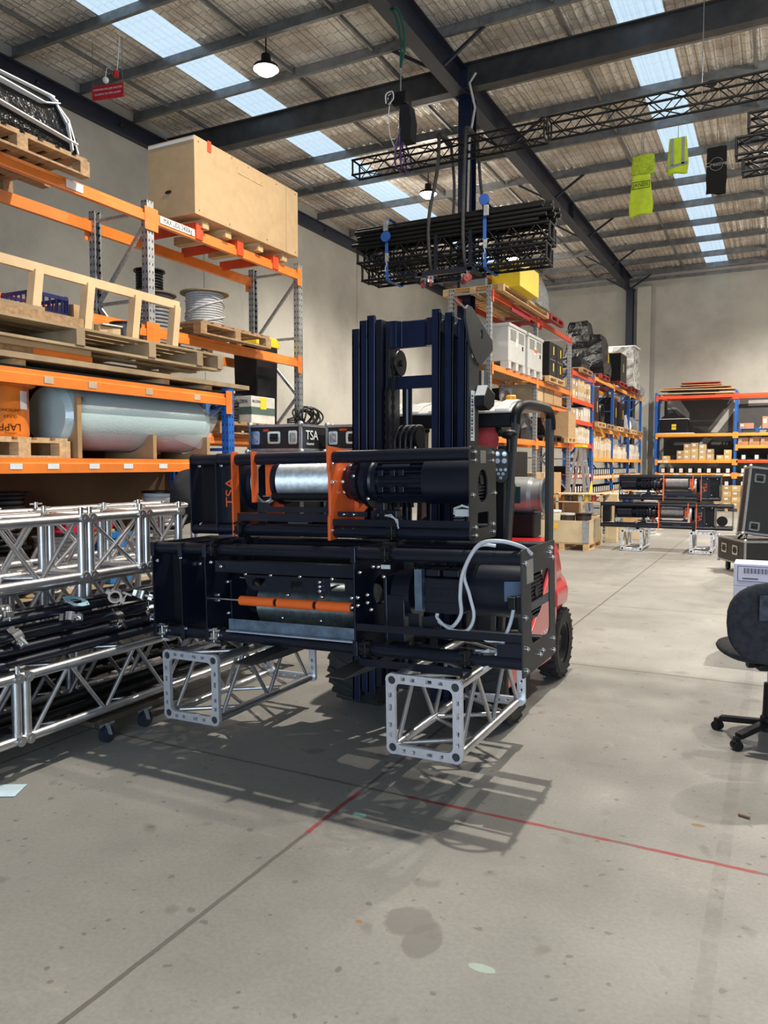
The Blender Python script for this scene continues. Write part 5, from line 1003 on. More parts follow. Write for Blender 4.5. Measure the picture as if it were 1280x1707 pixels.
for i, (y, z, w_, l_, h_, lb) in enumerate(((14.4, 2.12, .7, 1.1, .95, 'black film wrapped pallet load behind the amber beacon'), (15.7, 2.12, .6, .9, .7, 'smaller black film wrapped load beyond the one behind the beacon'), (17.2, 2.26, .7, .8, .4, 'low black bagged load on a black pallet, seen through the cab'))):
    t = T('wrapped_load', lb, 'wrapped load', (-5.0, y, z)); wrapped_mb(w_, l_, h_, .6, .05, i*4+20).obj('wrapped_bundle', wrap, t)
pallet('black plastic pallet under the low bagged load', (-5.0, 17.2, 2.12), 1.0, 1.1, 0, blackm, .14)
pallet('small pine pallet under the big square carton beside the cab pillar', (-4.78, 18.45, 2.12), .7, .8, 0, wood, .14)
carton('big square brown carton right of the cab pillar on a pine pallet', (-4.78, 18.45, 2.26), (.68, .72, .6), 0, card, False)
carton('wide brown carton on the shelf above the cab roof', (-5.0, 15.9+1.6, 2.80), (.5, .6, .01), 0) if False else None
for i, y in enumerate((16.45, 17.3, 18.1)): carton('brown carton on the shelf under the black trunks, %s from the left' % ORD[i], (-5.0, y, 2.98), (.6, .75, .34), 0, card if i else cardl)
tag(MB().box(-5.38, -4.62, 16.1, 18.8, 2.955, 2.98).obj('shelf_board', wood2), 'plywood shelf under the cartons below the black trunks', 'board')
MB().box(3.05, 5.7, .05, .75, 2.86, 2.955).obj('shelf_support', orange, mid)
tag(MB().box(-5.36, -4.64, 13.9, 15.8, .901, 1.25).obj('steel_locker', cg), 'dark steel locker lying on the lowest beams of the galvanised rack', 'locker')
for i, y in enumerate((14.0, 14.9, 16.4, 17.3, 18.2)): carton('carton on the lowest level of the galvanised rack, %s from the left' % ORD[i], (-5.0, y, 1.252 if i < 2 else .925), (.6, .6, .5), 0, (card, cardl)[i % 2])
# big black ribbed crate seen through the cab
t = T('ribbed_black_crate', 'large black ribbed crate seen through the forklift cab', 'crate', (-3.85, 11.2, 0)); MB().box(-.5, .38, -.4, .4, .1, 1.80).obj('crate_body', blackm, t, .01); mb = MB()
for k in range(13): mb.box(-.47+.065*k, -.45+.065*k, -.415, -.40, .2, 1.75)
mb.obj('ribs', blackm, t); MB().box(.36, .385, -.405, -.395, .1, 1.80).obj('steel_corner', galv, t); MB().box(-.5, .38, -.4, .4, 0, .1).obj('plinth', wood2, t)
# ---------------- blue racks: cartons and bins ----------------
o1 = (-4.62, 19.05, 0); o2 = (-4.62, 21.62, 0)
shelf_fill('box', A, o1, .1, 2.35, 3.27, 'highest carton shelf beyond the ladder', 'cartons beyond the ladder', hs=(.22, .30), depth=.5, kinds=(0, 1, 2), stack=2)
shelf_fill('box', A, o1, .1, 2.35, 2.75, 'second carton shelf beyond the ladder', 'cartons beyond the ladder, third shelf', hs=(.25, .40), depth=.5, kinds=(1, 3, 0))
shelf_fill('box', A, o1, .1, 2.35, 2.16, 'slim carton shelf beyond the ladder', 'slim cartons beyond the ladder', hs=(.18, .23), depth=.5, kinds=(3, 1), wr=(.12, .2), stack=2)
shelf_fill('box', A, o2, .1, 2.75, 1.80, 'tall carton bay of the blue rack', 'tall cartons of the blue rack', hs=(.5, .62), depth=.5, kinds=(1, 0, 1), wr=(.18, .3))
shelf_fill('box', A, o2, 2.95, 5.6, 1.80, 'middle bay of the blue rack', 'mixed cartons of the blue rack', hs=(.22, .42), depth=.5, kinds=(3, 1), wr=(.18, .28))
shelf_fill('box', A, o2, 5.8, 8.1, 1.80, 'last bay of the blue rack', 'white cartons of the blue rack', hs=(.2, .3), depth=.5, kinds=(3, 3, 1), wr=(.25, .35), stack=2)
for (oo, a0, n, z, lb) in ((o1, .14, 8, 1.37, 'on the upper bin shelf beyond the ladder'), (o1, .14, 8, .87, 'on the lower bin shelf beyond the ladder'), (o2, .14, 24, 1.30, 'on the long blue rack upper bin shelf'), (o2, .14, 24, .80, 'on the long blue rack lower bin shelf')):
    for k in range(n):
        x = a0+.12+k*.29+(.22 if k > 8 else 0)+(.2 if k > 17 else 0); p = Matrix.Rotation(A, 3, 'Z') @ Vector((x, .26, 0))+Vector(oo)
        clone(PB, (p.x, p.y, z), A, 'black bin, %s from left %s' % (ORD[min(k, 23)], lb), 'black bins '+lb)
# black cases on pallets, long blue rack second shelf
for i, (y, h, lb) in enumerate(((22.1, 1.0, 'tall black case with yellow sticker left of the coiled cable, long blue rack'), (24.9, .9, 'black rounded case with sticker in the second bay of the long blue rack'), (26.1, .85, 'black case behind the rounded one in the long blue rack'))):
    t = T('black_case', lb, 'case', (-5.0, y, 2.79)); MB().box(-.35, .35, -.42, .42, 0, h).obj('case_body', wrap, t, .06); MB().box(.352, .356, .1, .16, .3, .6).obj('yellow_sticker', yel, t)
for i, y in enumerate((22.1, 23.35, 24.9, 26.1, 27.5, 28.8)): pallet('wooden pallet on the second highest beams of the long blue rack, %s from the left' % ORD[i], (-5.0, y, 2.65), 1.05, 1.05, 0, wood2 if i % 2 else wood, .14)
mb = MB()
for k in range(6): mb.tube([(.02*k, (.26+.01*k)*math.cos(a), .32+.28*math.sin(a)) for a in [2*PI*i/22 for i in range(22)]], .018, 6, True)
o = mb.obj('cable_coil', cableb); place(o, (-4.85, 23.4, 2.79)); tag(o, 'black cable coil standing on a pallet in the long blue rack', 'cable')
for i, y in enumerate((27.5, 28.8)):
    t = T('wrapped_load', ('white bagged bundle', 'grey wrapped bundle')[i]+' on the last pallets of the long blue rack', 'wrapped load', (-5.0, y, 2.79)); wrapped_mb(.7, .7, .5, .7, .04, 50+i).obj('wrapped_bundle', (wtape, mat('grey_clear_film', (.25, .26, .27)))[i], t)
# loads on top of the blue racks
rp_ = mat('red_plastic_pallet', (.28, .03, .025), .5)
pallet('dark pallet under the biggest black wrapped load', (-5.1, 22.9, 4.05), 1.1, 1.2, 0, rp_, .14); pallet('red pallet under the square black carton on top of the blue rack', (-5.05, 25.2, 4.05), 1.2, 1.3, 0, rp_, .14); pallet('red pallet near the far end on top of the blue rack', (-5.05, 27.4, 4.05), 1.15, 1.4, 0, rp_, .14)
pallet('pallet on the highest beams right above the small cartons', (-5.0, 20.3, 3.95), 1.0, 1.2, 0, wood2, .12)
t = T('wrapped_load', 'biggest black film wrapped load atop the blue rack, smaller bundle on it', 'wrapped load', (-5.1, 22.9, 4.19)); wrapped_mb(1.15, 1.1, 1.1, .80, .05, 31).obj('wrapped_bundle', wrap, t); o = wrapped_mb(.62, .7, .48, .8, .04, 35).obj('top_bundle', wrap, t); o.location = (-.22, 0, 1.08); MB().box(.575, .585, .1, .17, .35, .62).obj('yellow_sticker', yel, t)
t = T('wrapped_load', 'squat black film wrapped load on the pallet left of the biggest one', 'wrapped load', (-5.0, 20.3, 4.07)); wrapped_mb(.9, 1.0, .3, .7, .05, 37).obj('wrapped_bundle', wrap, t)
t = T('black_carton', 'square black carton with yellow sticker on the red pallet atop the blue rack', 'box', (-4.95, 25.1, 4.19)); MB().box(-.5, .5, -.5, .5, 0, .85).obj('box_body', blackm, t, .01); MB().box(.502, .506, -.1, -.03, .3, .55).obj('yellow_sticker', yel, t); MB().box(-.5, .5, -.5, .5, .852, .87).crumple(.02).obj('open_flaps', card, t)
t = T('white_wrapped_load', 'tall white film wrapped load at the far end atop the blue rack', 'wrapped load', (-5.0, 27.3, 4.19)); wrapped_mb(1.15, 1.3, 1.35, .95, .05, 41).obj('wrapped_bundle', mat('white_streaked_film', (.42, .42, .41), .25, 0, .75, 5, .6, 20, .03), t); o = MB().box(-.55, .6, -.55, .6, 0, .03).crumple(.04).obj('pale_lid', white, t); o.location = (0, 0, 1.36)
t = T('wrapped_load', 'small grey and black film bundle sagging at the end of the top blue beams', 'wrapped load', (-4.9, 28.8, 4.06)); wrapped_mb(.9, .9, .7, .5, .06, 44).obj('wrapped_bundle', mat('grey_clear_film', (.25, .26, .27)), t)
# ---------------- far rack ----------------
of = (-4.15, 30.1, 0)
for k in range(8): clone(PB, (of[0]+.28+k*.315, 30.36, 1.30), 0, 'black picking bin, %s from the left on the upper bin shelf of the far rack' % ORD[k], 'black bins of the far rack, left bay')
for k in range(5): clone(PB, (of[0]+1.25+k*.3, 30.36, .84), 0, 'black picking bin, %s from the left on the lower bin shelf of the far rack' % ORD[k], 'black bins of the far rack, lower shelf')
for r_, (z, nm) in enumerate(((1.78, 'highest'), (1.30, 'middle'), (.84, 'lowest'))):
    for k in range(4): clone(PB, (of[0]+2.98+k*.42, 30.36, z), 0, 'black picking bin, %s from left, %s bin shelf right of blue post' % (ORD[k], nm), 'black bins right of the blue post')
shelf_fill('box', 0, of, .75, 2.1, 1.78, 'stacked rows on the far rack', 'small cartons on the far rack', hs=(.17, .21), depth=.4, kinds=(0, 2, 1), stack=3, wr=(.22, .3))
shelf_fill('box', 0, of, 2.1, 2.65, 1.78, 'right end of the far rack shelf', 'small cartons on the far rack, right end', hs=(.17, .2), depth=.4, kinds=(2,), stack=2, wr=(.22, .25)); shelf_fill('box', 0, of, .25, .6, 1.78, 'left end of the far rack shelf', 'small cartons on the far rack, left end', n=1, hs=(.15, .16), kinds=(2,))
rc_ = mat('reddish_carton', (.50, .24, .13), .7, 0, .1, 6)
for k in range(4): carton('reddish carton right of the blue post on the far rack, %s from the left' % ORD[k], (of[0]+2.95+k*.36, 30.4, 2.30), (.34, .4, .27), 0, rc_, group='reddish cartons of the far rack')
pallet('blue plastic pallet on the far rack right of the blue post', (of[0]+3.4, 30.5, 2.74), 1.2, .8, 0, blue, .14)
for k, (x, h) in enumerate(((3.05, .2), (3.75, .42))): carton(('crumpled low pinkish carton on the blue pallet', 'tall pinkish carton on the blue pallet')[k], (of[0]+x, 30.45, 2.88), (.45, .4, h), .1*k, rc_)
t = T('black_chest', 'black hump lidded chest with yellow stickers on the far rack', 'chest', (of[0]+.62, 30.45, 2.78)); MB().box(-.48, .48, -.3, .3, 0, .50).obj('chest_body', blackm, t, .03); MB().prism([(-.48, .52), (.48, .52), (.35, .62), (.2, .64), (.12, .72), (-.12, .72), (-.2, .64), (-.35, .62)], 'y', -.3, .3).obj('lid', blackm, t, .02); MB().box(-.5, .5, -.32, .32, .49, .52).obj('grey_rim', grey, t); MB().box(-.07, .09, -.305, -.301, .22, .31).box(-.07, .09, -.305, -.301, .11, .2).obj('yellow_sticker', yel, t)
tag(MB().box(of[0]+.0, of[0]+1.3, 30.12, 30.9, 2.742, 2.775).obj('white_board', white), 'white board under the black chest on the far rack', 'board')
for i, (x0, x1, z, m, lb) in enumerate(((.15, 2.6, 4.20, cardl, 'widest pale board at the bottom of the pile atop the far rack'), (.4, 2.1, 4.26, blackm, 'dark board second from the bottom of the pile atop the far rack'), (.1, 2.65, 4.33, mdf, 'long brown board in the middle of the pile atop the far rack'), (.25, 2.5, 4.41, rc_, 'reddish board in the upper middle of the pile atop the far rack'), (.8, 2.2, 4.49, rc_, 'short reddish board second from the top of the far pile'), (.85, 2.15, 4.57, mat('red_board', (.45, .06, .04), .6), 'red board on top of the pile atop the far rack'))):
    tag(MB().bc((of[0]+(x0+x1)/2, 30.5, z), (x1-x0, .8, .035), (0, (.01, -.008, .012, -.01, .01, 0)[i], 0)).obj('flat_board', m), lb, 'board', 'boards atop the far rack')
tag(MB().box(of[0]+.9, of[0]+2.0, 30.2, 30.8, 4.12, 4.17).obj('board_bearer', blackm), 'black bearers under the pile of boards atop the far rack', 'bearer')
pallet('pale pallet on the floor under the carton stack right of the far winches', (-1.62, 29.4, 0), .9, .8, 0, wood, .12)
for r_ in range(4):
    for k in range(3): clone(PC[2 if (r_+k) % 2 else 0], (-1.62-.28+k*.28, 29.4, .12+.19*r_), 0, 'yellowish floor carton by the blue post, %s row, %s from left' % (('bottom', 'second', 'third', 'top')[r_], ORD[k]), 'cartons of the floor stack', (.27, .5, .186))
# ---------------- floor goods in the middle distance ----------------
cr = T('pallet_collar_crate', 'pale plywood crate with hinged steel corner and orange sticker, on the floor', 'crate', (-3.62, 14.95, 0)); cpl = mat('pale_crate_ply', (.60, .48, .30), .6, 0, .12, 4)
o = pallet_mb(1.0, 1.2, .14).obj('base_pallet', wood, cr)
mb = MB().box(-.48, .48, -.58, -.56, .145, .56); mb.box(-.48, .48, .56, .58, .145, .56); mb.box(-.48, -.46, -.58, .58, .145, .56); mb.box(.46, .48, -.58, .58, .145, .56); mb.obj('side_boards', cpl, cr); MB().box(.38, .49, -.592, -.582, .15, .56).box(.482, .49, -.59, -.50, .15, .56).obj('corner_hinge', galv, cr); MB().box(-.28, -.08, -.586, -.581, .40, .50).obj('orange_sticker', mat('orange_sticker', (.95, .5, .03), .5), cr)
def bucket(label, loc, r, h, m, lid):
    t = T('pail', label, 'pail', loc); MB().lathe([(0, 0), (r*.9, 0), (r, h), (0, h)], n=24).obj('pail_body', m, t); MB().lathe([(0, h), (r*1.06, h), (r*1.06, h+.03), (0, h+.035)], n=24).obj('lid', lid, t)
bucket('cream pail standing in the crate at its left', (-3.9, 14.7, .141), .17, .56, mat('cream_plastic', (.62, .56, .42), .5), white); bucket('dark pail in the crate with pale lid', (-3.62, 14.8, .141), .14, .50, mat('brown_black_drum', (.05, .03, .025), .4), grey); bucket('second dark pail in the crate, right of the pale lidded one', (-3.33, 14.85, .141), .15, .50, mat('brown_black_drum', (.05, .03, .025), .4), blackm)
t = T('crate_shelf_stack', 'pale timber stand holding small jars behind the pails', 'stand', (-3.55, 15.95, 0)); mb = MB()
for z in (.55, .84): mb.box(-.55, .42, -.3, .3, z, z+.02)
for x in (-.53, .36): mb.box(x, x+.05, -.3, -.24, 0, 1.02); mb.box(x, x+.05, .24, .3, 0, 1.02)
mb.box(-.55, .45, -.3, .3, 1.0, 1.02); mb.obj('stand_frame', cpl, t)
for i, (x, c_, lb) in enumerate(((-.4, 'jar_brown', 'brown jar on the pale stand, far left'), (-.25, 'jar_dark', 'dark jar on the pale stand, second from left'), (-.05, 'jar_clear', 'clear jar on the pale stand, middle'), (.08, 'jar_yellow', 'yellow jar on the pale stand, fourth from left'), (.22, 'jar_red', 'red jar on the pale stand, far right'))):
    t2_ = T('storage_jar', lb, 'jar', (-3.55+x, 15.75, .86)); MB().lathe([(0, 0), (.055, 0), (.055, .11), (.04, .125), (0, .125)], n=16).obj('jar_body', mat(c_, ((.2, .09, .04), (.05, .04, .04), (.5, .5, .46), (.7, .5, .05), (.5, .08, .05))[i], .3), t2_); MB().cyl((0, 0, .125), (0, 0, .14), .045, 16).obj('lid', white, t2_)
la = T('step_ladder', 'aluminium A-frame step ladder with yellow top standing before the blue rack', 'ladder', (-3.85, 17.0, 0)); lad = mat('ladder_aluminium', (.55, .56, .58), .35, .8, .1, 20)
for sy in (-.22, .22):
    MB().bar((.25, sy*1.25, 0), (-.02, sy*.8, 2.0), .07, .03, (0, 1, 0)).obj('front_rail', lad, la); MB().bar((-.45, sy*1.35, 0), (-.08, sy*.85, 1.98), .055, .025, (0, 1, 0)).obj('rear_rail', lad, la)
for k in range(6): z = .28+.28*k; MB().box(.25-.135*z-.06, .25-.135*z+.02, -.27+.03*z, .27-.03*z, z-.012, z+.012).obj('step', lad, la)
MB().box(-.14, .06, -.21, .21, 1.98, 2.04).obj('yellow_top', yel, la, .01); MB().prism([(-.1, 1.0), (.12, 1.25), (.16, .95)], 'x', .17, .19).obj('yellow_flag', yel, la)
t = T('wooden_carton_post', 'pale tall timber box with printed side behind the crate', 'box', (-3.06, 16.3, 0)); MB().box(-.11, .11, -.1, .1, 0, 1.0).obj('box_body', cpl, t, .005); MB().box(-.06, .06, -.102, -.1, .5, .9).obj('printed_panel', cardl, t)
carton('brown carton with orange sticker on a crate beyond the pale timber box', (-2.85, 17.4, .34), (.34, .4, .36), .1, card, False); MB().box(-.08, .06, -.203, -.2, .13, .25).obj('orange_sticker', mat('orange_sticker', (.95, .5, .03)), bpy.data.objects[[o.name for o in bpy.data.objects if o.get('label') == 'brown carton with orange sticker on a crate beyond the pale timber box'][0]])
carton('low pine box under the carton with orange sticker', (-2.85, 17.4, 0), (.5, .6, .338), .1, cpl, False, tape=False)
carton('dark brown carton on the floor left of the step ladder', (-4.2, 16.6, 0), (.5, .5, .9), 0, mat('dark_brown_carton', (.22, .10, .05), .7), False); carton('tan carton leaning between the ladder and the stand', (-3.9, 16.35, 0), (.35, .3, .98), 0, card, False)
for i, (x, y, z, r, h, lb) in enumerate(((-3.45, 18.2, .0, .36, .95, 'wooden cable spool with pale round flange beyond the crates'), (-2.72, 18.5, 0, .33, 1.0, 'second wooden cable spool right beside the pale flanged one'), (-2.95, 20.3, 0, .4, .85, 'far low cable spool with white cable by the blue rack'))): reel(lb, (x, y, z), r, h, mat('pale_spool_flange', (.66, .60, .48), .6), (mat('dull_grey_reel', (.2, .21, .23)), cableg, whc)[i], rc=r*.6, turns=12, cable=False)
# flight case with open lid at the right
fa = math.radians(25.8); fc = flight('black flight case on casters with open lid and TSA lettering, at the right edge', (-.42-.436*.47+.9*.62, 12.1+.9*.47+.436*.62, .15), 1.24, .94, .36, fa)
for y in (-.16, .22): dish(fc, (-.622, y, .20), 'x', -1, .18, .14)
MB().text('TSA', .17, (-.10, -.473, .20), (PI/2, 0, 0), .001).obj('case_lettering', white, fc); MB().text('theatrical', .04, (-.10, -.473, .09), (PI/2, 0, 0), .001).obj('case_lettering', white, fc)
for x in (-.5, .5):
    for y in (-.36, .36): mb = MB().cyl((x-.02, y, -.10), (x+.02, y, -.10), .05, 18); mb.bar((x, y, -.10), (x, y, -.01), .05, .07); mb.obj('caster', blackm, fc)
ld = T('lid', None, None, (.05, -.10, .37)); ld.parent = fc; ld.rotation_euler = (-.10, .12, -.1)
case_body(ld, 1.15, .25, 1.0, .03); 
for z in (.12, .83): dish(ld, (-.42, -.127, z), 'y', -1, .15, .13)
MB().box(-.12, .12, -.128, -.126, .35, .62).obj('white_panel', white, ld); 
mb = MB().tube(smooth([(-.5, -.2, .37), (-.42, -.1, .46), (-.3, .0, .5), (-.2, .1, .44)]), .02, 8); mb.tube(smooth([(-.55, -.1, .37), (-.45, .0, .42), (-.35, .1, .47)]), .018, 8); mb.obj('cable_inside', cableb, fc)
# storage boxes behind the office chair
pb = mat('lilac_white_card', (.55, .56, .70), .5, 0, .04, 6)
for i, z in enumerate((0, .285, .57)):
    t = T('document_box', ('lowest', 'middle', 'topmost')[i]+' pale lilac document box stacked behind the office chair', 'box', (.04, 7.35, z)); MB().box(-.37, .37, -.16, .16, 0, .19 if i == 2 else .283).obj('box_body', pb, t, .004)
    MB().box(-.34, .3, -.163, -.1605, .04, .17).obj('blue_outline', mat('navy_print', (.06, .06, .14), .5), t); MB().box(-.335, .295, -.165, -.1632, .045, .165).obj('front_panel', pb, t)
    mb = MB()
    for k in range(22): mb.box(-.29+.009*k, -.29+.009*k+.003+.003*((k*7) % 3 == 0), -.1665, -.1652, .11, .155)
    mb.box(-.30, -.18, -.1665, -.1652, .062, .070); mb.obj('barcode', blackm, t)
# white flat desk leaf
# office chair
oc = T('office_chair', 'black fabric office chair on a five star base at the right edge', 'chair', (-.02, 4.92, 0), 0); clo = mat('black_chair_fabric', (.022, .022, .026), .9, 0, .5, 25, .2, 200)
for k in range(5):
    a = math.radians(143+72*k); ca, sa = math.cos(a), math.sin(a); MB().bar((.03*ca, .03*sa, .105), (.27*ca, .27*sa, .075), .05, .032).obj('base_leg', blackm, oc, .006)
    c_ = T('caster', None, None, (.285*ca, .285*sa, 0)); c_.parent = oc; c_.rotation_euler = (0, 0, a+1.2); mb = MB(); mb.cyl((-.026, 0, .026), (-.006, 0, .026), .026, 18); mb.cyl((.006, 0, .026), (.026, 0, .026), .026, 18); mb.obj('wheel', blackm, c_); MB().lathe([(.028, -.018), (.03, 0), (.026, .016)], (0, 0, .03), 'x', 16).bc((0, 0, .062), (.03, .03, .02)).obj('hood', blackm, c_)
MB().lathe([(.045, .06), (.045, .14), (.034, .15), (.030, .34), (0, .34)], n=20).obj('gas_column_cover', blackm, oc); MB().cyl((0, 0, .34), (0, 0, .43), .014, 14).obj('gas_column', chrome, oc)
MB().bc((.0, .05, .44), (.16, .22, .035)).obj('mechanism', blackm, oc, .004); MB().prism([(-.19, .43), (-.21, .35), (-.17, .28), (-.13, .28), (-.13, .45)], 'x', .02, .075).obj('back_support', blackm, oc, .006)
mb = MB().cyl((-.10, .0, .455), (-.01, .0, .455), .008, 8); mb.lathe([(0, -.13), (.024, -.13), (.03, -.12), (.03, -.095), (.024, -.085), (0, -.085)], (0, 0, .455), 'x', 8, False); mb.obj('adjuster_knob', blackm, oc)
def cushion(name, cx, cy, cz_, rx, ry, th, m, parent, rot=(0, 0, 0), pw=2.6, curve=0):
    mb = MB(); n = 32; m_ = 8; vs = []
    R = Euler(rot).to_matrix()
    for j in range(m_+1):
        t_ = PI*j/m_; k = math.sin(t_)**.45 if 0 < j < m_ else 0.0
        for i in range(n):
            a = 2*PI*i/n; c, s = math.cos(a), math.sin(a); u = rx*k*abs(c)**(2/pw)*(1 if c > 0 else -1); v = ry*k*abs(s)**(2/pw)*(1 if s > 0 else -1); w = th*math.cos(t_)+curve*(u*u)/(rx*rx)
            vs.append(R @ Vector((u, v, w))+Vector((cx, cy, cz_)))
    mb.add(vs, [(j*n+i, j*n+(i+1) % n, (j+1)*n+(i+1) % n, (j+1)*n+i) for j in range(m_) for i in range(n)], True); return mb.obj(name, m, parent)
oc.rotation_euler = (0, 0, math.radians(22))
cushion('seat', -.0, .11, .51, .25, .235, .045, clo, oc, (.05, 0, 0)); cushion('backrest_shell', 0, -.155, .715, .285, .235, .022, clo, oc, (PI/2-.1, 0, 0), 2.6, -.055); cushion('backrest_cushion', 0, -.12, .725, .255, .215, .03, clo, oc, (PI/2-.1, 0, 0), 2.6, -.05)
MB().box(-.14, .16, -.186, -.183, .74, .88).crumple(.001).obj('worn_cloth_panel', mat('worn_chair_cloth', (.055, .06, .075), .9, 0, .6, 18), oc); MB().box(-.05, .14, -.215, -.19, .44, .74).obj('back_plate', blackm, oc, .008)
# paper on the floor at the left edge
o = MB().box(-.10, .10, -.07, .07, 0, .002).crumple(.004, 2, 12).obj('paper_sheet', mat('pale_blue_paper', (.55, .70, .78), .6)); place(o, (-3.36, 2.42, .004), (0, 0, .5)); tag(o, 'pale blue crumpled paper lying on the floor at the left edge', 'paper')
tag(MB().box(0, .055, 0, .012, 0, .004).crumple(.004, 5, 30).obj('dry_leaf', mat('dry_leaf', (.12, .05, .02), .8)), 'dry brown leaf on the floor below the office chair', 'leaf'); place(bpy.data.objects['dry_leaf'], (-.13, 3.78, .004), (0, 0, -.3))
# fire alarm notice at the left wall top
t = T('warning_sign', 'small red warning sign with white lettering hanging by the left wall', 'sign', (-10.7, 10.2, 8.15), .2); MB().box(-.32, .32, -.008, .008, -.12, .12).obj('sign_plate', mat('sign_red', (.55, .02, .03), .5), t); MB().text('WARNING ROLLER SHUTTER', .045, (0, -.01, .05), (PI/2, 0, 0), .001).text('CLOSING ON FIRE ALARM', .045, (0, -.01, -.03), (PI/2, 0, 0), .001).obj('sign_lettering', white, t)
for x in (-.3, .3): MB().cyl((x, 0, .12), (x, 0, .89), .005, 6).obj('hanger_wire', steel, t)
t = T('alarm_strobe', 'red and white alarm strobe with white cable beside the warning sign', 'alarm', (-10.5, 10.2, 8.36)); MB().lathe([(0, 0), (.05, .0), (.05, .09), (0, .1)], n=16).obj('strobe_lens', mat('alarm_red', (.5, .01, .01), .2), t); MB().ball((-.25, 0, .0), .055).obj('siren', white, t); mb = MB().tube(smooth([(-.25, 0, .05), (-.2, 0, .2), (0, 0, .1), (.05, 0, .25), (.1, 0, .66)]), .007, 6); mb.obj('white_cable', white, t)
# ---------------- things hanging from the roof ----------------
def black_truss(label, x0, x1, y, z, S=.2, h=.2, r=.017, step=.2, group=None, cat='truss'):
    t = T('black_truss', label, cat, (x0, y, z), 0, group); L = x1-x0; bt = tblk
    for yy in (0, S):
        for zz in (0, h): MB().cyl((0, yy, zz), (L, yy, zz), r, 12).obj('chord', bt, t)
    n = max(2, round(L/step)); xs_ = [.03+(L-.06)*i/n for i in range(n+1)]
    for yy in (0, S):
        mb = MB()
        for i in range(n): a, b_ = (0, h) if i % 2 else (h, 0); mb.cyl((xs_[i], yy, a), (xs_[i+1], yy, b_), r*.5, 6)
        mb.obj('lacing', bt, t)
    for zz in (0, h):
        mb = MB()
        for i in range(n): a, b_ = (0, S) if i % 2 else (S, 0); mb.cyl((xs_[i], a, zz), (xs_[i+1], b_, zz), r*.5, 6)
        mb.obj('lacing', bt, t)
    for x in (.015, L-.015):
        mb = MB()
        for yy in (0, S): mb.cyl((x, yy, 0), (x, yy, h), r*.9, 10)
        for zz in (0, h): mb.cyl((x, 0, zz), (x, S, zz), r*.9, 10)
        mb.obj('end_frame', bt, t)
    return t
YH = 10.5
black_truss('long thin black truss hanging level under the roof, left section', -5.95, -2.95, YH, 6.02, .22, .22, .016, .22); black_truss('long thin black truss hanging level under the roof, middle section', -2.94, .06, YH, 6.06, .22, .22, .016, .22); black_truss('long thin black truss hanging level under the roof, right section beyond the frame', .07, 3.07, YH, 6.1, .22, .22, .016, .22)
# the bundle below it
for i, (z, y, x0, x1, lb) in enumerate(((4.37, 10.35, -5.70, -2.86, 'lowest front truss of the hanging black bundle'), (4.37, 10.60, -5.66, -2.90, 'lowest rear truss of the hanging black bundle'), (4.64, 10.35, -5.78, -2.82, 'second front truss of the hanging black bundle'), (4.64, 10.60, -5.72, -2.86, 'second rear truss of the hanging black bundle'))): black_truss(lb, x0, x1, y, z, .21, .21, .02, .17, 'hanging bundle of black trusses')
k_ = 0
for r_, z in enumerate((4.905, 4.965, 5.025, 5.085, 5.145)):
    for c_ in range(6):
        y = 10.36+.075*c_; 
        if (r_, c_) in ((4, 0), (4, 5), (3, 5)): continue
        dx = .05*((k_*7) % 5); o = MB().cyl((-5.86+dx, y, z), (-2.98+dx, y, z), .029, 14).obj('black_pipe', tblk); tag(o, 'black pipe of the hanging bundle, %s row, %s from the front' % (('bottom', 'second', 'middle', 'fourth', 'top')[r_], ORD[c_]), 'pipe', 'pipes on the hanging bundle'); k_ += 1
bs = mat('blue_webbing', (.015, .075, .30), .6, 0, .1, 20)
for x, lb in ((-5.24, 'blue ratchet strap around the left end of the hanging bundle'), (-3.72, 'blue ratchet strap with silver hook around the right end of the hanging bundle')):
    t = T('ratchet_strap', lb, 'strap', (x, 10.28, 4.34)); mb = MB()
    P = [(0, .02, 0), (0, .0, .1), (0, .0, .8), (0, .05, .88), (0, .5, .88), (0, .57, .8), (0, .57, .05), (0, .5, -.02), (0, .05, -.02), (0, .02, 0)]
    for a, b_ in zip(P[:-1], P[1:]): mb.bar(a, b_, .05, .006, (1, 0, 0) if False else (0, 0, 1) if abs(a[2]-b_[2]) < .02 else (0, 1, 0))
    mb.obj('webbing', bs, t); MB().lathe([(0, -.02), (.075, -.018), (.078, .01), (.0, .02)], (0, -.03, .60 if x < -5 else .90), 'y', 18).obj('webbing_roll', bs, t); MB().bc((.02, -.03, .30), (.05, .03, .12)).tube([(0, -.03, .25), (.02, -.03, .2), (-.01, -.03, .15), (0, -.03, .1)], .007, 6).obj('strap_hook', galv, t); MB().bc((.03 if x > -5 else 0, -.03, .75), (.06, .04, .14)).obj('ratchet_buckle', galv, t)
slm = mat('grey_black_sling', (.022, .022, .023), .7, 0, .5, 18)
for x, dx, lb in ((-4.47, -.06, 'left pair of dark slings holding the hanging bundle'), (-4.06, .05, 'right pair of dark slings holding the hanging bundle')):
    t = T('lifting_sling', lb, 'sling', (x, YH, 4.3)); 
    MB().tube(smooth([(0, -.08, 2.0), (.02, -.18, 1.5), (-.02+dx, -.25, .8), (dx, -.25, .2), (dx, -.1, .03)]), .026, 8).obj('sling_leg', slm, t); MB().tube(smooth([(.03, .3, 2.0), (.06, .36, 1.4), (.08+dx, .38, .8), (.05+dx, .36, .2), (dx, .2, .03), (dx, -.1, .03)]), .024, 8).obj('sling_leg', slm, t); MB().tube([(0, -.08, 1.98), (0, -.03, 2.03), (0, .1, 2.04), (0, .26, 2.02), (.03, .3, 1.98)], .045, 8).obj('choke_wrap', slm, t)
    MB().bar((dx+.1, -.27, -.02), (dx+.1, -.27, .55), .05, .03).obj('trolley_arm', black, t)
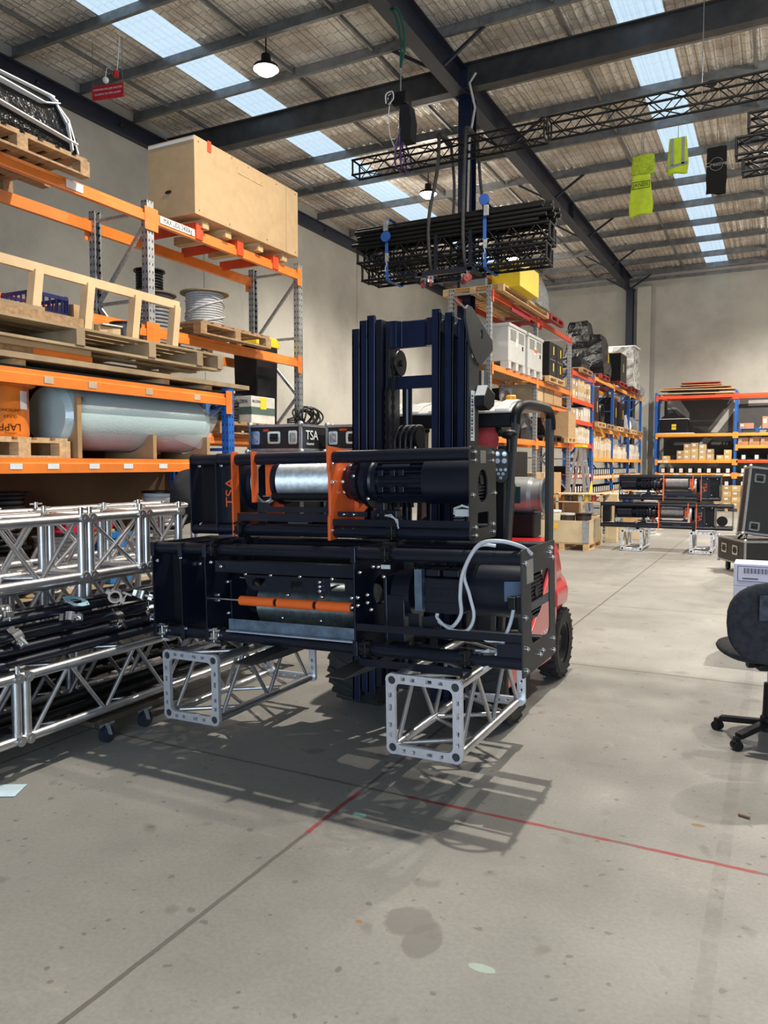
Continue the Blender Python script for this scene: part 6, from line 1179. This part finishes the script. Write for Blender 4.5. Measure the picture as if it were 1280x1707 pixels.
t = T('bundle_carrier', 'black steel carrier beam under the hanging bundle between the casters', 'beam', (-4.2, YH, 4.29)); MB().box(-.5, .4, -.42, -.36, -.03, .03).box(-.5, .4, .05, .1, -.03, .03).box(-.45, -.38, -.42, .1, -.02, .02).box(.3, .37, -.42, .1, -.02, .02).obj('carrier_frame', black, t); car = t
for i, (x, y) in enumerate(((-4.62, 10.22), (-4.47, 10.14), (-4.02, 10.26), (-3.90, 10.12))):
    t = T('caster', None, None, (x+4.2, y-YH, -.02), .5*i); t.parent = car; MB().cyl((-.018, 0, -.09), (.018, 0, -.09), .055, 18).obj('wheel', mat('red_rubber', (.28, .05, .045), .5), t); mb = MB().box(-.03, .03, -.03, .03, -.012, .0); mb.bar((-.026, 0, -.09), (-.026, 0, 0), .03, .006); mb.bar((.026, 0, -.09), (.026, 0, 0), .03, .006); mb.obj('fork', galv, t)
# chain hoist with purple slings
t = T('chain_hoist', 'black chain hoist with chain bag hanging by a green sling from the rafter', 'hoist', (-5.10, YH, 6.95)); MB().bc((0, 0, 0), (.24, .2, .2)).obj('motor_housing', blackm, t, .03); MB().ball((-.14, -.05, .02), .075, (.8, 1, 1)).obj('cover', black, t)
mb = MB()
for s in (-1, 1): mb.tube([(-.17, -.11+.0, .06*s), (-.12, -.12, .07*s)], .006, 6)
mb.tube(smooth([(-.20, -.12, -.05), (-.20, -.12, .08), (-.10, -.12, .1), (-.08, -.12, .0), (-.14, -.12, -.06)]), .009, 6); mb.obj('white_handle', white, t)
MB().prism([(.02, -.10), (.16, -.12), (.20, -.35), (.18, -.62), (.04, -.62), (.0, -.3)], 'y', -.1, .1).crumple(.008, 3, 8).obj('chain_bag', mat('black_cloth', (.01, .01, .012)), t); mb = MB()
for k in range(13): mb.bc((-.02, 0, .12+.028*k), (.02 if k % 2 else .007, .007 if k % 2 else .02, .03))
for k in range(18): mb.bc((-.03, -.02, -.12-.026*k), (.016 if k % 2 else .006, .006 if k % 2 else .016, .028))
mb.obj('chain', galv, t); MB().tube(smooth([(-.17, -.05, .0), (-.19, -.06, -.25), (-.16, -.06, -.5), (-.1, -.05, -.66)]), .007, 6).obj('white_rope', white, t)
MB().tube(smooth([(-.02, 0, .48), (-.07, .1, .9), (-.16, .1, 1.30), (-.30, .1, 1.44)]), .02, 8).obj('green_sling', mat('green_webbing', (.01, .09, .06), .8), t); MB().tube(smooth([(-.02, 0, .48), (.0, .1, .9), (-.10, .1, 1.34), (-.28, .1, 1.45)]), .02, 8).obj('green_sling', mat('green_webbing', (.01, .09, .06), .8), t)
pu = mat('purple_webbing', (.09, .03, .16), .7, 0, .3, 20); t = T('purple_sling', 'purple round slings choking the long truss under the chain hoist', 'sling', (-5.12, YH, 6.02)); mb = MB()
for dx in (-.06, .03): mb.tube(smooth([(dx, -.04, -.02), (dx-.01, -.05, .12), (dx*.6, -.03, .35), (0, 0, .50)]), .014, 6); mb.tube(smooth([(dx, .26, -.02), (dx+.02, .27, .12), (dx*.6, .1, .38), (0, 0, .50)]), .014, 6); mb.tube([(dx, -.04, -.02), (dx, .1, -.045), (dx, .26, -.02)], .014, 6)
mb.obj('sling_legs', pu, t); MB().tube([(.035*math.cos(a), 0, .54+.045*math.sin(a)) for a in [2*PI*i/14 for i in range(14)]], .009, 6, True).obj('shackle', galv, t)
# truss stack at the right edge
black_truss('upper short stacked black truss hanging at the right edge', -.47, 2.4, YH, 5.66, .2, .17, .018, .2, 'black trusses at the right edge'); black_truss('middle stacked black truss hanging at the right edge, reaching furthest left', -.60, 2.3, YH, 5.36, .2, .20, .018, .2, 'black trusses at the right edge'); black_truss('lower stacked black truss hanging at the right edge', -.52, 2.4, YH, 5.15, .2, .15, .018, .2, 'black trusses at the right edge')
t = T('lifting_sling', 'dark slings beyond the right edge holding the stacked trusses', 'sling', (.8, YH+.1, 5.15))
for x in (0, 1.0): MB().tube([(x, -.14, 0), (x, -.14, .7), (.5, 0, 3.2)], .02, 8).obj('sling_leg', slm, t); MB().tube([(x, -.14, -.02), (x, 0, -.04), (x, .14, -.02)], .02, 8).obj('sling_leg', slm, t)
# beam truss hangers
for i, x in enumerate((-1.0, 1.8)): tag(MB().cyl((x, YH+.11, 6.2), (x, YH+.11, 8.9), .006, 6).obj('steel_wire', steel), 'thin steel wire holding the long truss, %s one' % ('left', 'right')[i], 'wire')
# hi-vis vests and the black shirt hung from the roof
def garment(name, label, cat, loc, w, h, m, taper=.8, seed=0, rot=0):
    t = T(name, label, cat, loc, rot); mb = MB(); nx, nz = 10, 14; vs = []
    for s in (1, -1):
        for j in range(nz+1):
            tz = j/nz; ww = w*(taper+(1-taper)*min(1, tz*1.6)) if tz < .6 else w*(1+.05*math.sin(tz*9+seed))
            for i in range(nx+1):
                u = i/nx-.5; vs.append((ww*u, s*(.03*(1-(2*u)**2)+.012)*1.0+.015*math.sin(7*u+4*tz+seed), -h*tz+.02*math.sin(5*u+seed)*tz))
    f = [(b*(nz+1)*(nx+1)+j*(nx+1)+i, b*(nz+1)*(nx+1)+j*(nx+1)+i+1, b*(nz+1)*(nx+1)+(j+1)*(nx+1)+i+1, b*(nz+1)*(nx+1)+(j+1)*(nx+1)+i) for b in (0, 1) for j in range(nz) for i in range(nx)]
    N = (nz+1)*(nx+1); f += [(j*(nx+1)+e, (j+1)*(nx+1)+e, N+(j+1)*(nx+1)+e, N+j*(nx+1)+e) for j in range(nz) for e in (0, nx)]
    mb.add(vs, f, True); mb.obj('cloth', m, t); return t
mesh_y = mat('sheer_yellow_mesh', (.45, .58, .03), .8, 0, .3, 20); VY = 17.86
v1 = garment('hi_vis_vest', 'yellow hi-vis vest with black lettering, lowest of the hanging garments', 'vest', (-2.87, VY, 7.90), .48, .85, hvy, .75, 1); MB().text('JANDS', .11, (0, -.062, -.22), (PI/2, 0, 0), .001).obj('vest_lettering', blackm, v1)
mb = MB().box(-.19, .19, -.056, -.052, -.295, -.285); mb.box(-.19, .19, -.056, -.052, -.155, -.145); mb.box(-.19, -.18, -.056, -.052, -.295, -.145); mb.box(.18, .19, -.056, -.052, -.295, -.145); mb.obj('lettering_frame', blackm, v1)
v3 = garment('hi_vis_shirt', 'thin yellow mesh shirt hanging above the lettered hi-vis vest', 'vest', (-2.84, VY+.03, 8.33), .50, .42, mesh_y, .9, 4)
v2 = garment('hi_vis_vest', 'yellow hi-vis vest with grey reflective bands across the skylight', 'vest', (-2.13, VY, 8.55), .42, .74, hvy, .82, 2); mb = MB(); rf = mat('reflective_tape', (.33, .34, .33), .4)
for x in (-.11, .11): mb.bc((x, -.055, -.29), (.06, .008, .56))
mb.bc((0, -.055, -.575), (.42, .008, .06), (0, -.12, 0)); mb.obj('reflective_bands', rf, v2)
v4 = garment('black_shirt', 'black T-shirt with pale round print right of the skylight', 'shirt', (-1.36, VY, 8.22), .40, .95, mat('black_shirt_cloth', (.008, .008, .009), .9, 0, .2, 10), .95, 3); MB().text('Creative', .12, (0, -.062, -.36), (PI/2, 0, 0), .001).obj('shirt_print', mat('pale_print', (.4, .4, .4), .6), v4)
mb = MB()
for a0, a1 in ((.35, PI-.35), (PI+.35, 2*PI-.35)): mb.tube([(.13*math.cos(a), -.062, -.36+.13*math.sin(a)) for a in [a0+(a1-a0)*i/14 for i in range(15)]], .004, 4)
mb.obj('print_ring', mat('pale_print', (.4, .4, .4)), v4)
for v, x, z in ((v1, -2.87, 7.9), (v3, -2.84, 8.33), (v2, -2.13, 8.55), (v4, -1.36, 8.22)): MB().cyl((0, 0, -.01), (0, 0, 8.84-z), .006, 6).obj('hanging_cord', steel, v); MB().bar((-.16, 0, .0), (.16, 0, .0), .02, .02).obj('hanger', blackm, v)
# smoke detector under a purlin
tag(MB().lathe([(0, 0), (.09, 0), (.10, .04), (.05, .07), (0, .07)], (-1.35, 16.16, 8.76), 'z', 20).obj('smoke_detector', blackm), 'dark round smoke detector under a purlin near the right edge', 'detector')
